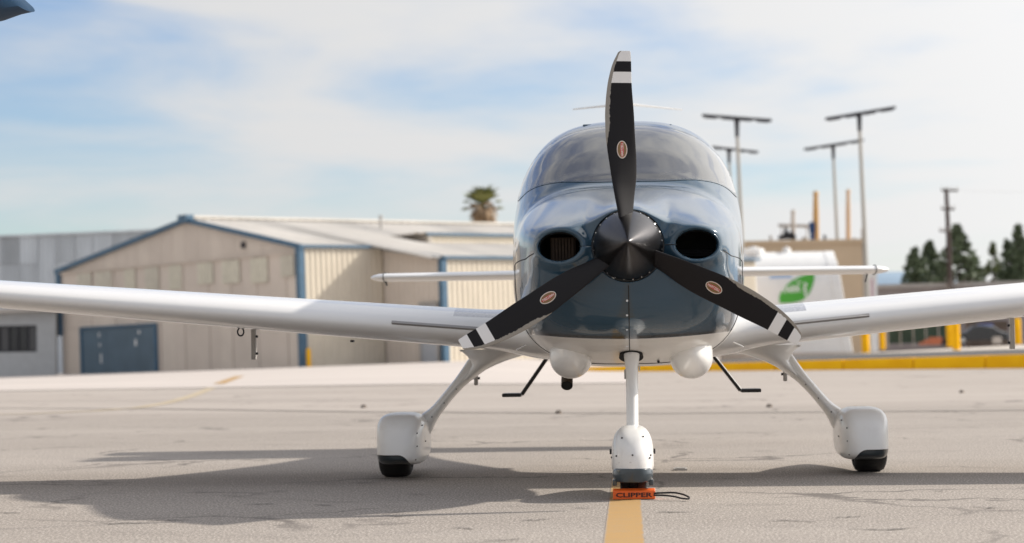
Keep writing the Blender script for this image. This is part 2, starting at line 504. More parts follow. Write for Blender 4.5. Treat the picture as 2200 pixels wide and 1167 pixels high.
ribbon('taxi_line', [(-0.035, y) for y in np.arange(1.0, 19.1, 1.0)], 0.165, M['linepaint'], dz=0.0015, label='faded yellow line running under the nose wheel')
arc = [G(px, py) for px, py in ((-120, 893), (60, 890), (200, 884), (300, 876), (360, 866), (410, 852), (455, 836))]
arc = [np.array([p[0], p[1]]) for p in arc]
arc2 = []
for k in range(len(arc) - 1):
    for t in np.linspace(0, 1, 6)[:-1]:
        arc2.append(arc[k] * (1 - t) + arc[k + 1] * t)
arc2.append(arc[-1])
ribbon('taxi_line_curve', arc2, 0.20, M['fadedline'], dz=0.006, label='faded yellow curved line across the apron on the left')
ribbon('apron_line', [np.array(G(470, 830)[:2]) + (np.array(G(515, 817)[:2]) - np.array(G(470, 830)[:2])) * t for t in np.linspace(0, 1, 12)], 0.26, M['linepaint'], dz=0.02, label='short bright yellow line on the pale concrete strip')

# tar joints right across the apron
def joint(pxpy, w, name='tar_joint'):
    g = [G(*p) for p in pxpy]; pts = []
    for k in range(len(g) - 1):
        for t in np.linspace(0, 1, 24)[:-1]:
            p = g[k] * (1 - t) + g[k + 1] * t
            pts.append((p[0], p[1] + rng.uniform(-.03, .03)))
    pts.append(g[-1][:2])
    ribbon(name, pts, w, M['tar'], dz=0.007, label=None)
joint(((-300, 876), (350, 879), (800, 886), (1400, 889), (2400, 880)), 0.17)
joint(((-300, 866), (300, 862), (900, 860)), 0.10)

# cracks and stains near the camera: too many and too fine to tell apart
cb = B()
crk = [(20, 1103, 60), (260, 1124, 120), (360, 1118, 90), (600, 1055, 50), (780, 1040, 60), (120, 1035, 60), (1000, 1135, 60), (1080, 1160, 90), (700, 1083, 50), (560, 990, 40),
       (1640, 968, 60), (1560, 1030, 70), (1700, 1120, 120), (1900, 1137, 160), (2020, 1058, 30), (1820, 1112, 90), (1450, 1100, 90), (1600, 983, 40), (2120, 1090, 70), (900, 1065, 60),
       (560, 1085, 70), (860, 1110, 80), (1150, 1120, 70), (1250, 1093, 40), (2000, 930, 50), (420, 1062, 80), (330, 935, 60)]
for px, py, ln in crk:
    p0, p1 = G(px - ln / 2, py + rng.uniform(-2, 2)), G(px + ln / 2, py + rng.uniform(-2, 2))
    n = 14; V = []; 
    off = 0
    for k in range(n + 1):
        t = k / n; off += rng.uniform(-.025, .025)
        c = p0 * (1 - t) + p1 * t + np.array([0, off, 0.004])
        w = 0.012 * math.sin(math.pi * (0.04 + 0.92 * t)) * rng.uniform(.5, 1.5)
        V += [c - np.array([0, w, 0]), c + np.array([0, w, 0])]
    cb.add(V, [(2 * k, 2 * k + 2, 2 * k + 3, 2 * k + 1) for k in range(n)])
cb.obj('pavement_cracks', M['crack'], kind='stuff', label='short dark cracks scattered over the asphalt', cat='cracks')

# small fittings sunk in the pavement
def anchor(px, py, w, lab):
    p = G(px, py); b = B()
    b.tube([p + [0, 0, 0.002], p + [0, 0, 0.018]], [w, w * .8], 12)
    r = [p + np.array([w * .6 * math.cos(a), 0, 0.016 + w * .45 * math.sin(a)]) for a in np.linspace(0, math.pi, 8)]
    b.tube(r, 0.008, 6)
    b.obj('tie_down_anchor', M['exhaust'], label=lab, cat='anchor', group='tie-down anchors set in the apron', smooth=40)
anchor(1200, 889, 0.045, 'small tie-down anchor on the dark joint left of the nose strut')
anchor(781, 876, 0.045, 'small tie-down anchor in the apron left of the left wheel pant')
anchor(2066, 844, 0.045, 'small tie-down anchor in the apron under the right wing tip')
anchor(1653, 875, 0.045, 'small tie-down anchor beside the right main gear leg')
p = G(1462, 1010)
b = B(); b.box(p + [0, 0, 0.006], (0.085, 0.11, 0.012)); b.box(p + [0, 0, 0.0145], (0.06, 0.08, 0.005))
bevel(b.obj('pavement_marker', M['greymetal'], label='small flat metal marker plate right of the nose wheel', cat='marker'), 0.003)

# ================================================================== tan hangar (left background)
HA = np.array([-0.745, 0.667, -0.0164]); HB = np.array([0.667, 0.745, 0.0147]); HC = np.array([-0.022, 0.0, 1.0])
C0 = P(655, 790, 92.0)
def H(a, b, z): return C0 + HA * a + HB * b + HC * z
def a_of(px):
    k = (px - 1353) / FPX
    return (C0[0] - k * C0[1]) / (k * 0.667 + 0.745)
PEAK_A, PEAK_Z, W_A, ZR, ZL = 7.85, 6.78, 18.1, 5.15, 5.04
def zroof(a):
    return ZR + (PEAK_Z - ZR) * a / PEAK_A if a <= PEAK_A else PEAK_Z + (ZL - PEAK_Z) * (a - PEAK_A) / (W_A - PEAK_A)
hang = empty('hangar', H(9, 6, 0), 'tan metal hangar with blue trim and a low gable, left of the aircraft', 'hangar')

# shell behind the panels
b = B()
prof = [(0, 0), (W_A, 0), (W_A, ZL - .1), (PEAK_A, PEAK_Z - .1), (0, ZR - .1)]
b.prism([H(a, .12, z) for a, z in prof], HB * 26)
b.prism([H(a, 4.72, z) for a, z in ((0, 0), (-3.75, 0), (-3.75, 4.4), (0, 5.05))], HB * 21.2)
b.obj('inner_wall', M['tan'], hang)

# gable front: sheets above the door head, tall door panels below it
HEAD = 4.9
ribs = 5
def front_panel(a0, a1, z0, z1f, off, mat, name='wall_panel', ribh=0.02):
    """sheet on the gable front with shallow vertical ribs; z1f gives its top edge"""
    n = ribs * 4; bb = B(); V = []; F = []
    for i in range(n + 1):
        a = a0 + (a1 - a0) * i / n
        d = off + (ribh if i % 4 in (1, 2) else 0.0)
        V += [H(a, -d, z0), H(a, -d, z1f(a))]
    F = [(2 * i, 2 * i + 2, 2 * i + 3, 2 * i + 1) for i in range(n)]
    bb.add(V, F)
    # edges that give the sheet its thickness
    bb.add([H(a0, -off, z0), H(a0, -off, z1f(a0)), H(a0, .1, z1f(a0)), H(a0, .1, z0)], [(0, 1, 2, 3)])
    bb.add([H(a1, -off, z0), H(a1, -off, z1f(a1)), H(a1, .1, z1f(a1)), H(a1, .1, z0)], [(0, 1, 2, 3)])
    return bb.obj(name, mat, hang)
npan = 20
da0, da1 = a_of(335), a_of(172)
for k in range(npan):
    a0, a1 = W_A * k / npan + .006, W_A * (k + 1) / npan - .006
    if zroof(a0) > HEAD + .1 or zroof(a1) > HEAD + .1:
        front_panel(a0, a1, HEAD + .02, lambda a: zroof(a) - .04, 0.0, M['tan' if k % 3 else 'tan2'])
# door panels: their edges fall between the translucent panes
ed = [0.12]
while ed[-1] < W_A - 1.0: ed.append(ed[-1] + rng.choice((0.82, 0.9, 1.0)))
ed[-1] = W_A - .05
for k in range(len(ed) - 1):
    a0, a1 = ed[k] + .008, ed[k + 1] - .008
    off = 0.06 + 0.03 * (k % 2)
    inter = not (a1 < da0 - .02 or a0 > da1 + .02)
    front_panel(a0, a1, 2.2 if inter else 0.0, lambda a: HEAD - .03, off, M['tan' if (k * 7) % 5 else 'tan2'], 'door_panel', 0.015)
    if inter and (a0 < da0 - .1):
        front_panel(a0, da0 - .03, 0.0, lambda a: 2.19, off, M['tan'], 'door_panel', 0.015)
    if inter and (a1 > da1 + .1):
        front_panel(da1 + .03, a1, 0.0, lambda a: 2.19, off, M['tan'], 'door_panel', 0.015)
b = B(); b.box(H(W_A / 2, -.1, HEAD), (W_A, .16, .07), (HA, HB, HC)); b.obj('door_head_track', M['tan'], hang)
for l, r_, m, z0 in ((546, 582, 'fibre', 3.72), (484, 521, 'fibre', 3.8), (430, 463, 'fibre', 3.85), (367, 394, 'fibre', 3.7), (315, 343, 'fibre2', 3.7), (270, 292, 'fibre', 3.6), (205, 240, 'fibre2', 3.6), (165, 196, 'fibre2', 3.6), (612, 640, 'fibre2', 3.9)):
    a0, a1 = a_of(r_), a_of(l)
    b = B(); b.box(H((a0 + a1) / 2, -.13, (z0 + HEAD - .1) / 2), (a1 - a0, .05, HEAD - .1 - z0), (HA, HB, HC))
    for i in range(1, 5):
        b.box(H(a0 + (a1 - a0) * i / 5, -.16, (z0 + HEAD - .1) / 2), (.04, .03, HEAD - .14 - z0), (HA, HB, HC))
    b.obj('translucent_pane', M[m], hang)
# blue personnel doors
dr = B()
for a, w in ((da0, .16), (da1, .16)): dr.box(H(a, -.16, 1.09), (w, .12, 2.18), (HA, HB, HC))
dr.box(H((da0 + da1) / 2, -.16, 2.2), (da1 - da0 + .16, .12, .1), (HA, HB, HC))
door = dr.obj('double_door', M['trim'], hang)
am = a_of(226)
for a0, a1 in ((da0 + .09, am - .01), (am + .01, da1 - .09)):
    b = B(); b.box(H((a0 + a1) / 2, -.14, 1.07), (a1 - a0, .06, 2.12), (HA, HB, HC))
    b.obj('door_leaf', M['bluedoor'], door)
for px, z0, z1 in ((212, 1.75, 1.95), (213, 1.3, 1.45), (215, .5, .95), (292, 1.25, 1.55), (300, 1.8, 1.95)):  # narrow white boxes paint glints on the door leaf; wide ones are notices
    a = a_of(px); b = B(); b.box(H(a, -.19, (z0 + z1) / 2), (.07 if px < 250 else .12, .03, z1 - z0), (HA, HB, HC)); b.obj('glint_mark' if px < 250 else 'notice', M['whitefar'], door)
a = a_of(529); b = B(); b.box(H(a, -.06, 5.42), (.22, .12, .27), (HA, HB, HC)); b.obj('vent', M['lampblack'], hang)

# cream ribbed side sheets
def side_sheets(a, b0, b1, zt, mat, run='b', w=0.92):
    n = max(1, round(abs(b1 - b0) / w))
    for k in range(n):
        s0, s1 = b0 + (b1 - b0) * k / n, b0 + (b1 - b0) * (k + 1) / n
        bb = B(); V = []; F = []
        m_ = 12
        for i in range(m_ + 1):
            t = s0 + (s1 - s0) * (i / m_) * .992
            d = 0.045 if i % 4 in (1, 2) else 0.0
            if run == 'b':
                V += [H(a - d, t, 0), H(a - d, t, zt(t))]
            else:
                V += [H(t, a - d, 0), H(t, a - d, zt(t))]
        F = [(2 * i, 2 * i + 2, 2 * i + 3, 2 * i + 1) for i in range(m_)]
        bb.add(V, F)
        bb.obj('wall_panel', mat, hang)
side_sheets(-.03, 0.1, 4.6, lambda t: 5.1, M['cream'])
side_sheets(4.6, -.06, -3.85, lambda t: 5.1 + t * .17, M['tan2'], run='a')
side_sheets(-3.88, 4.7, 25.8, lambda t: 4.44, M['cream'])
side_sheets(1.5, 8.7, 25.8, lambda t: 5.82, M['cream'])
# corner posts, gutters, gable trim, all blue
for a, bq, h, w in ((0, -.02, 5.1, .26), (-3.87, 4.6, 4.4, .24), (W_A + .02, 0, 5.0, .3)):
    b = B(); z0 = 1.9 if a > 10 else 0
    b.box(H(a, bq - .06, (h + z0) / 2), (w, .3, h - z0), (HA, HB, HC)); b.obj('corner_post', M['trim'], hang)
for (p0, p1) in ((((-.2, -.22, zroof(0) - .02)), ((PEAK_A, -.22, PEAK_Z + .02))), ((PEAK_A, -.22, PEAK_Z + .02), (W_A + .25, -.22, ZL - .03))):
    b = B(); q0, q1 = H(*p0), H(*p1)
    b.prism([q0 + HC * .09, q1 + HC * .09, q1 - HC * .12, q0 - HC * .12], HB * .14); b.obj('gable_trim', M['trim'], hang)
b = B(); b.box(H(PEAK_A, -.12, PEAK_Z + .05), (.62, .45, .36), (HA, HB, HC)); b.obj('ridge_cap_end', M['trim'], hang)
for a, b0, b1, z in ((-.12, -.1, 4.6, 5.14), (-3.98, 4.5, 26, 4.47), (1.42, 8.6, 26, 5.86)):
    b = B(); b.box(H(a, (b0 + b1) / 2, z), (.16, b1 - b0, .13), (HA, HB, HC)); b.obj('gutter', M['trim'], hang)
b = B(); q0, q1 = H(0, 4.48, 5.14), H(-3.95, 4.48, 4.48)
b.prism([q0 + HC * .07, q1 + HC * .07, q1 - HC * .1, q0 - HC * .1], HB * .1); b.obj('gable_trim', M['trim'], hang)
# roof sheets, one by one
def roof_sheet(a0, z0, a1, z1, b0, b1, mat):
    bb = B(); V = []; m_ = 8
    for i in range(m_ + 1):
        t = b0 + (b1 - b0) * (i / m_) * .99
        d = .05 if i % 4 == 1 else 0.0
        V += [H(a0, t, z0 + d), H(a1, t, z1 + d)]
    bb.add(V, [(2 * i, 2 * i + 2, 2 * i + 3, 2 * i + 1) for i in range(m_)])
    bb.add([H(a0, b0, z0), H(a1, b0, z1), H(a1, b0, z1 - .06), H(a0, b0, z0 - .06)], [(0, 1, 2, 3)])
    bb.obj('roof_sheet', mat, hang)
for k in range(26):
    b0, b1 = -.2 + k, .8 + k
    mt = M['roofg'] if k in (3, 4, 8, 9, 14, 15, 20) else M['roofm']
    if b1 < 4.61: roof_sheet(PEAK_A, PEAK_Z + .06, -.16, ZR - .0, b0, b1, mt)
    elif b1 < 8.7: roof_sheet(PEAK_A, PEAK_Z + .06, -4.0, 4.46, b0, b1, mt)
    else:
        roof_sheet(PEAK_A, PEAK_Z + .06, 3.1, 5.835, b0, b1, mt)
        roof_sheet(3.25, 5.88, 1.36, 5.90, b0, b1, M['roofm'])
        roof_sheet(1.5, 5.46, -4.0, 4.46, b0, b1, M['roofm'] if k % 4 else M['roofg'])
    roof_sheet(PEAK_A, PEAK_Z + .06, W_A + .25, ZL + .0, b0, b1, M['roofm'])
b = B(); b.prism([H(3.2, 8.78, 5.75), H(3.2, 8.78, 5.87), H(1.4, 8.78, 5.88), H(1.4, 8.78, 5.38)], HB * .1); b.obj('roof_step', M['roofm'], hang)
b = B(); b.box(H(PEAK_A, 12.8, PEAK_Z + .14), (.5, 26, .1), (HA, HB, HC)); b.obj('ridge_cap', M['roofm'], hang)
b = B(); b.tube([H(5.5, 9.5, 6.3), H(5.5, 9.5, 6.95)], .06, 8); b.tube([H(5.5, 9.5, 6.9), H(5.5, 9.5, 7.0)], .11, 8); b.obj('roof_vent', M['greymetal'], hang)
# grey side door in the set-back wall
b = B(); b.box(H(-2.95, 4.52, 1.23), (.95, .08, 2.46), (HA, HB, HC)); sd = b.obj('side_door', pm('grey_door', (0.42, 0.44, 0.47), 0.6, var=.04), hang)
b = B()
for a in (-2.42, -3.48): b.box(H(a, 4.5, 1.27), (.1, .12, 2.54), (HA, HB, HC))
b.box(H(-2.95, 4.5, 2.56), (1.16, .12, .1), (HA, HB, HC)); b.obj('door_frame', M['greymetal'], sd)

def bollard(px, py, Y, w, h, lab, lean=0.0, group='yellow bollards by the raised kerb'):
    p = P(px, py, Y); b = B()
    up = np.array([-0.02, 0, 1.0])
    prof = [(w / 2, -.15), (w / 2, h - .08), (w * .42, h - .02), (w * .25, h + .02), (0.01, h + .035)]
    b.rings([[p + up * z + np.array([r * math.cos(t), r * math.sin(t), 0]) for t in np.linspace(0, 2 * math.pi, 17)[:-1]] for r, z in prof])
    o = b.obj('bollard', M['yellow'], smooth=50, label=lab, cat='bollard', group=group)
    return o
bollard(664, 791, 91.6, .19, .82, 'slim yellow bollard at the blue corner post of the hangar', group=None)

# ================================================================== grey warehouse behind, and the low annex with a window
gw = empty('warehouse', P(0, 790, 128), 'large grey corrugated metal warehouse behind the tan hangar', 'warehouse')
NP = 30
WX = np.linspace(-52, -19, NP + 1)
def gtop(x): return P(0, 510, 126)[2] + 0.021 * (x - P(0, 510, 126)[0])
b = B(); b.prism([(-52, 126.2, -1), (-19, 126.2, -1), (-19, 126.2, gtop(-19) - .05), (-52, 126.2, gtop(-52) - .05)], (0, 22, 0)); b.obj('inner_wall', M['galv0'], gw)
for k in range(NP):
    x0, x1 = WX[k], WX[k + 1]; spl = rng.random() < .45
    zs = [-.8, gtop(x0) - 1.6 if spl else gtop(x0) - .001, gtop(x0)]
    for q in range(2 if spl else 1):
        mt = M['galv%d' % rng.choice((0, 0, 1, 1, 1, 2, 2, 3))]
        bb = B(); V = []
        for i in range(17):
            x = x0 + (x1 - x0) * i / 16 * .985; d = .05 if i % 4 in (1, 2) else 0
            za = zs[0] if q == 0 else zs[1] + .01
            zb = (zs[1] if spl else gtop(x)) if q == 0 else gtop(x)
            V += [(x, 126 - d - .03 * q, za), (x, 126 - d - .03 * q, zb)]
        bb.add(V, [(2 * i, 2 * i + 2, 2 * i + 3, 2 * i + 1) for i in range(16)])
        bb.obj('wall_panel', mt, gw)
b = B(); b.prism([(-52.2, 125.8, gtop(-52) - .0), (-18.9, 125.8, gtop(-19) - .0), (-18.9, 125.8, gtop(-19) + .12), (-52.2, 125.8, gtop(-52) + .12)], (0, 22.4, 0)); b.obj('roof', M['galv2'], gw)

AY = 103.4
ax1, ax0 = P(120, 806, AY)[0], -46.0
def az(x): return gz(x, AY)
def atop(x): return az(ax1) + 3.05 + 0.021 * (x - ax1)
an = empty('annex', ((ax0 + ax1) / 2, AY, az(-35)), 'low pale grey annex with a dark window, left edge under the wing', 'building')
wp0, wp1 = P(-60, 701, AY), P(79, 756, AY)          # window opening
wx0, wx1, wz1, wz0 = wp0[0], wp1[0], wp0[2], wp1[2]
b = B()
for (xa, xb, za, zb) in ((ax0, wx0, -1.5, None), (wx1, ax1, -1.5, None), (wx0, wx1, -1.5, wz0), (wx0, wx1, wz1, None)):
    pts = [(xa, AY, za), (xb, AY, za), (xb, AY, atop(xb) if zb is None else zb), (xa, AY, atop(xa) if zb is None else zb)]
    b.prism(pts, (0, .25, 0))
b.obj('front_wall', M['annex'], an)
b = B(); b.prism([(ax0, AY + .25, -1.5), (ax1, AY + .25, -1.5), (ax1, AY + .25, atop(ax1)), (ax0, AY + .25, atop(ax0))], (0, .1, 0)); b.obj('back_panel', M['curtain'], an)
b = B(); b.prism([(ax0 - .2, AY - .5, atop(ax0) + .02), (ax1 + .15, AY - .5, atop(ax1) + .02), (ax1 + .15, AY - .5, atop(ax1) + .2), (ax0 - .2, AY - .5, atop(ax0) + .2)], (0, 7.5, 0)); b.obj('roof', M['concrete'], an)
win = B()
for z in (wz0 + .03, wz1 - .03): win.box(((wx0 + wx1) / 2, AY + .05, z), (wx1 - wx0, .1, .06))
nw = 7
for i in range(nw + 1): win.box((wx0 + (wx1 - wx0) * i / nw, AY + .05, (wz0 + wz1) / 2), (.06, .09, wz1 - wz0 - .12))
wo_ = win.obj('window', M['lampblack'], an)
for i in range(nw):
    xc = wx0 + (wx1 - wx0) * (i + .5) / nw
    b = B(); b.box((xc, AY + .09, (wz0 + wz1) / 2), ((wx1 - wx0) / nw - .07, .012, wz1 - wz0 - .13)); b.obj('pane', M['glassdark'] if i % 3 else M['curtain'], wo_)

# ================================================================== palm behind the hangar roof
pt = P(1037, 484, 128)
palm = empty('palm_tree', (pt[0], pt[1], gz(pt[0], 128)), 'fan palm with dry brown skirt showing above the hangar roof', 'palm tree')
b = B(); b.tube([(pt[0], 128, -.5), (pt[0] + .1, 128, 4), (pt[0], 128, pt[2] + .9)], [.4, .3, .32], 12); b.obj('trunk', M['bark'], palm, smooth=50)
hub = np.array([pt[0], 128, pt[2] + .95])
def frond(d, ln, fan, droop, mat, name, n=13, stalk=.45):
    d = np.array(d, float); d /= np.linalg.norm(d)
    side = np.cross(d, EZ if abs(d[2]) < .95 else EX); side /= np.linalg.norm(side); up = np.cross(side, d)
    b = B(); base = hub + d * .1; tip = hub + d * ln * stalk
    b.tube([base, tip], [.03, .02], 5)
    for i in range(n):
        a = (i / (n - 1) - .5) * fan
        q = d * math.cos(a) + side * math.sin(a)
        w = side * math.cos(a) - d * math.sin(a)
        L = ln * (1 - stalk) * rng.uniform(.8, 1.1)
        m_ = tip + q * L * .6 + up * .05 - EZ * droop * L * .25; e = tip + q * L - EZ * droop * L * .8
        b.add([tip, m_ + w * .07, e, m_ - w * .07], [(0, 1, 2, 3)])
    b.obj(name, mat, palm)
for k in range(16):
    az_ = rng.uniform(-.5, .5) + (k * 2.4); el = rng.uniform(.55, 1.45)
    frond((math.cos(az_) * math.cos(el), math.sin(az_) * math.cos(el), math.sin(el)), rng.uniform(1.0, 2.0), 1.5, .25, M['palm'], 'frond', stalk=.3)
for dx, dz in ((-1.15, .15), (-.9, .5), (-.6, .75), (.6, .7), (.9, .5), (.9, .15)):
    frond((dx, rng.uniform(-.3, .3), dz), 1.4, 1.6, .4, M['palm'], 'frond', stalk=.5)
for k in range(34):
    az_ = k * 2.4; el = rng.uniform(-1.2, .75)
    frond((math.cos(az_) * math.cos(el), math.sin(az_) * math.cos(el), math.sin(el)), rng.uniform(.85, 1.15), 1.9, .8, M['deadpalm'], 'dry_frond', n=9, stalk=.3)

# ================================================================== raised paving with the yellow kerb (right background)
KA, KB = np.array([-1.5, 69.7]), np.array([24.0, 57.5])
def pz(x): return 0.186 + 0.0196 * x
kd = (KB - KA) / np.linalg.norm(KB - KA); kn = np.array([-kd[1], kd[0]])
if kn[1] < 0: kn = -kn
kerb = B()
kerb.prism([(KA[0] + kn[0] * .18, KA[1] + kn[1] * .18, -.2), (KB[0] + kn[0] * .18, KB[1] + kn[1] * .18, -.2), (KB[0] + kn[0] * .18, KB[1] + kn[1] * .18, pz(KB[0]) - .03), (KA[0] + kn[0] * .18, KA[1] + kn[1] * .18, pz(KA[0]) - .03)], (kn[0] * .12, kn[1] * .12, 0))
kerb = kerb.obj('kerb', M['concrete'], kind='structure', label='raised kerb painted yellow across the apron on the right')
LK = np.linalg.norm(KB - KA); nk = 13
for k in range(nk):
    s0, s1 = LK * k / nk + .012, LK * (k + 1) / nk - .012
    a, c = KA + kd * s0, KA + kd * s1
    o_ = rng.uniform(.0, .02)
    a2, c2 = a - kn * (.02 + o_), c - kn * (.02 + o_)
    ta, tc_ = a2 + kn * .16, c2 + kn * .16
    ba, bc = a2 + kn * .34, c2 + kn * .34
    b = B(); b.rings([[np.array([a2[0], a2[1], -.1]), np.array([ta[0], ta[1], pz(a[0])]), np.array([ba[0], ba[1], pz(a[0])]), np.array([ba[0], ba[1], -.1])],
                      [np.array([c2[0], c2[1], -.1]), np.array([tc_[0], tc_[1], pz(c[0])]), np.array([bc[0], bc[1], pz(c[0])]), np.array([bc[0], bc[1], -.1])]])
    bevel(b.obj('kerb_stone', M['yellow'], kerb), .02)
def platform(name, d0, d1, dz, mat, lab):
    V = []; F = []
    S = np.linspace(0, LK * 3, 30)
    for s in S:
        for d in (d0, d1):
            p = KA + kd * s + kn * d
            V.append((p[0], p[1], pz(p[0]) + dz))
    F = [(2 * i, 2 * i + 2, 2 * i + 3, 2 * i + 1) for i in range(len(S) - 1)]
    fix_normals(mk(name, V, F, mat, origin=(0, 0, 0), kind='structure', label=lab))
platform('raised_asphalt', .32, 24, -.012, M['greystrip'], 'dark grey asphalt strip behind the yellow kerb')
platform('raised_paving', 23.5, 330, -.004, M['concrete'], 'pale concrete paving beyond the grey strip')

bollard(1860, 757.5, 95, .33, 1.25, 'yellow bollard nearest the white tank, under the right wing')
bollard(1896, 746, 140, .36, 1.3, 'short-looking far yellow bollard just right of the tank')
bollard(2055, 752, 92, .32, 1.3, 'yellow bollard in front of the dark parked car')
bollard(2041, 741, 150, .42, 1.5, 'far yellow bollard half hidden behind a nearer one')
bollard(2187, 735, 150, .46, 1.6, 'rightmost yellow bollard at the picture edge')

# white storage tank with the green leaf sign
TY = 112.0
def tx(px): return (px - 1353) / FPX * TY
tz0 = pz(tx(1700)) - .1
ttop = P(1700, 539, TY)[2]
tank = empty('storage_tank', (tx(1690), TY + 1.2, tz0), 'big white storage tank with a green leaf sign', 'tank')
sec = [(0, 0.0), (0, 3.45), (.06, 3.9), (.25, 4.35), (.55, 4.7), (1.0, 4.97), (1.5, ttop - tz0), (2.2, ttop - tz0), (2.9, 4.8), (3.3, 4.2), (3.4, 3.4), (3.4, 0)]
rings = []
for px, inset in ((1560, 0), (1640, 0), (1720, 0), (1790, 0), (1806, 0), (1812, .02)):
    rings.append([np.array([tx(px) - (z / 5.2) * .55 * (1 if px > 1780 else 0), TY + d, tz0 + z]) for d, z in sec])
b = B(); b.rings(rings); b.obj('tank_body', M['whitefar'], tank, smooth=40)
b = B(); rr = []
for px, s in ((1808, 1.0), (1809, 1.02), (1828, 1.02), (1829, 1.0)):
    rr.append([np.array([tx(px) - (z / 5.2) * .75, TY + 1.7 + (d - 1.7) * s, tz0 + z * (1 if s == 1 else 1.004)]) for d, z in sec])
b.rings(rr); b.obj('end_rim', M['whitefar'], tank, smooth=40)
for px, w, h in ((1625, 1.1, .3), (1697, .42, .28)):
    c = np.array([tx(px), TY + 1.7, ttop - .12]); b = B()
    b.tube([c, c + [0, 0, h], c + [0, 0, h + .05]], [w / 2, w / 2, w / 2.4], 16)
    b.tube([c + [0, 0, h + .04], c + [0, 0, h + .14]], w / 5, 10); b.obj('hatch', M['whitefar'], tank, smooth=40)
leaf = [(1675, 652), (1673.5, 640), (1677, 628), (1686, 616), (1699, 605), (1713, 597), (1729, 590.5), (1741, 588), (1749, 588), (1749.5, 600), (1746, 614), (1741, 627), (1734, 637), (1723, 646), (1708, 650), (1690, 652)]
b = B(); b.prism([P(x, y, TY - .012) for x, y in leaf], (0, .01, 0)); b.obj('leaf_sign', M['green'], tank)
tv, tf = text_mesh('PARK', 0.94, .36); c = P(1701, 621, TY - .016)
cl = math.cos(R(4)); sn = math.sin(R(4))
b = B(); b.add([c + np.array([x * cl - y * sn, 0, x * sn + y * cl]) for x, y in tv], tf)
tv, tf = text_mesh('the', 0.26, .11); c = P(1716, 605.5, TY - .016); b.add([c + np.array([x, 0, y]) for x, y in tv], tf)
pth = [P(x, y, TY - .02) for x, y in ((1727, 608), (1733, 612), (1729, 617), (1726, 621), (1733, 625), (1729, 631), (1732, 636))]
b.tube(pth, .055, 6); b.obj('lettering', M['leafprint'], tank)
b = B(); b.prism([P(x, y, TY - .012) for x, y in ((1654, 591), (1701, 590), (1701, 597), (1654, 599))], (0, .01, 0)); b.obj('blue_label', M['skyprint'], tank)
b = B(); b.box((tx(1690), TY + 1.7, tz0 - .05), (6.6, 3.6, .35)); b.obj('plinth', M['concrete'], tank)

# tan building behind the tank with its rooftop plant
OY = 165.0
def ox(px): return (px - 1353) / FPX * OY
oz = pz(ox(1700)) - 1.0
ob = empty('tan_building', (ox(1640), OY + 6, oz), 'plain tan rendered building behind the white tank', 'building')
otl, otr = P(1480, 522, OY), P(1852, 515, OY)
b = B(); b.prism([(ox(1480), OY, oz), (ox(1853), OY, oz), otr, otl], (0, 12, 0)); b.obj('wall', M['ochre'], ob)
b = B(); b.prism([otl + [0, -.12, -.25], otr + [.12, -.12, -.25], otr + [.12, -.12, .06], otl + [0, -.12, .06]], (0, 12.3, 0)); b.obj('parapet', M['ochre'], ob)
b = B(); b.box((ox(1858), OY + .5, oz + 5), (.3, 1, 10)); b.obj('downpipe', M['concrete'], ob)
def roofpipe(px, y0, y1, w, mat, lab, name='vent_pipe', Yd=OY + 3, top=True):
    p0, p1 = P(px, y0, Yd), P(px - .4, y1, Yd); b = B()
    b.tube([p0 - [0, 0, .6], p0 * .4 + p1 * .6, p1], [w, w * .9, w * .7], 10)
    if top: b.tube([p1, p1 + [.05, 0, .25]], [w * 1.05, w * .6], 10)
    b.obj(name, mat, label=lab, cat='pipe', smooth=40)
roofpipe(1753, 516, 418, .26, M['pipeyellow'], 'thick ochre vent pipe beside the blue sheet on the tan roof')
roofpipe(1822.5, 516, 414, .2, M['pipepeach'], 'thin faded orange pipe on the tan roof, right of the light pole')
roofpipe(1704, 516, 458, .2, M['concrete'], 'short pale pipe with a cross bar on the tan roof', top=True)
b = B(); p0, p1 = P(1672, 484, OY + 4), P(1740, 486, OY + 4); b.tube([p0, p1], .13, 8)
for t in (.1, .9): q = p0 * (1 - t) + p1 * t; b.tube([q, q - [0, 0, 1.4]], .05, 6)
b.obj('pipe_rail', M['greymetal'], label='grey horizontal rail above the tan roof', cat='rail', smooth=40)
b = B(); q = P(1744.5, 488, OY + 2.6); b.box(q, (.42, .5, .75)); b.tube([q - [0, 0, 1.2], q], .17, 8); bevel(b.obj('blue_box', M['flagblue'], label='small dark blue box on a post beside the ochre pipe', cat='box'), .03)
b = B(); q = P(1691, 510, OY + 3); b.box(q, (1.3, 1, .3)); b.box(q + [.1, 0, .25], (.8, .8, .25)); b.tube([q, q + [-.1, 0, .75]], .14, 8)
bevel(b.obj('roof_unit', M['darkmetal'], label='low dark plant unit on the tan roof left of the pipes', cat='roof unit'), .03)
for px, h, w in ((1656, .35, .3), (1772, .4, .28), (1728, .25, .5), (1836, .2, .25)):
    q = P(px, 516, OY + 2); b = B(); b.tube([q - [0, 0, .3], q + [0, 0, h * .7]], w * .35, 8); b.tube([q + [0, 0, h * .7], q + [0, 0, h]], [w * .6, w * .3], 8)
    b.obj('roof_cowl', M['greymetal'] if px != 1772 else M['lampblack'], label={1656: 'small roof cowl at the left end of the tan roof', 1772: 'small dark roof cowl right of the ochre pipe', 1728: 'wide low roof cowl left of the blue box', 1836: 'tiny roof cowl at the right end of the tan roof'}[px], cat='roof cowl', group='cowls on the tan roof', smooth=40)
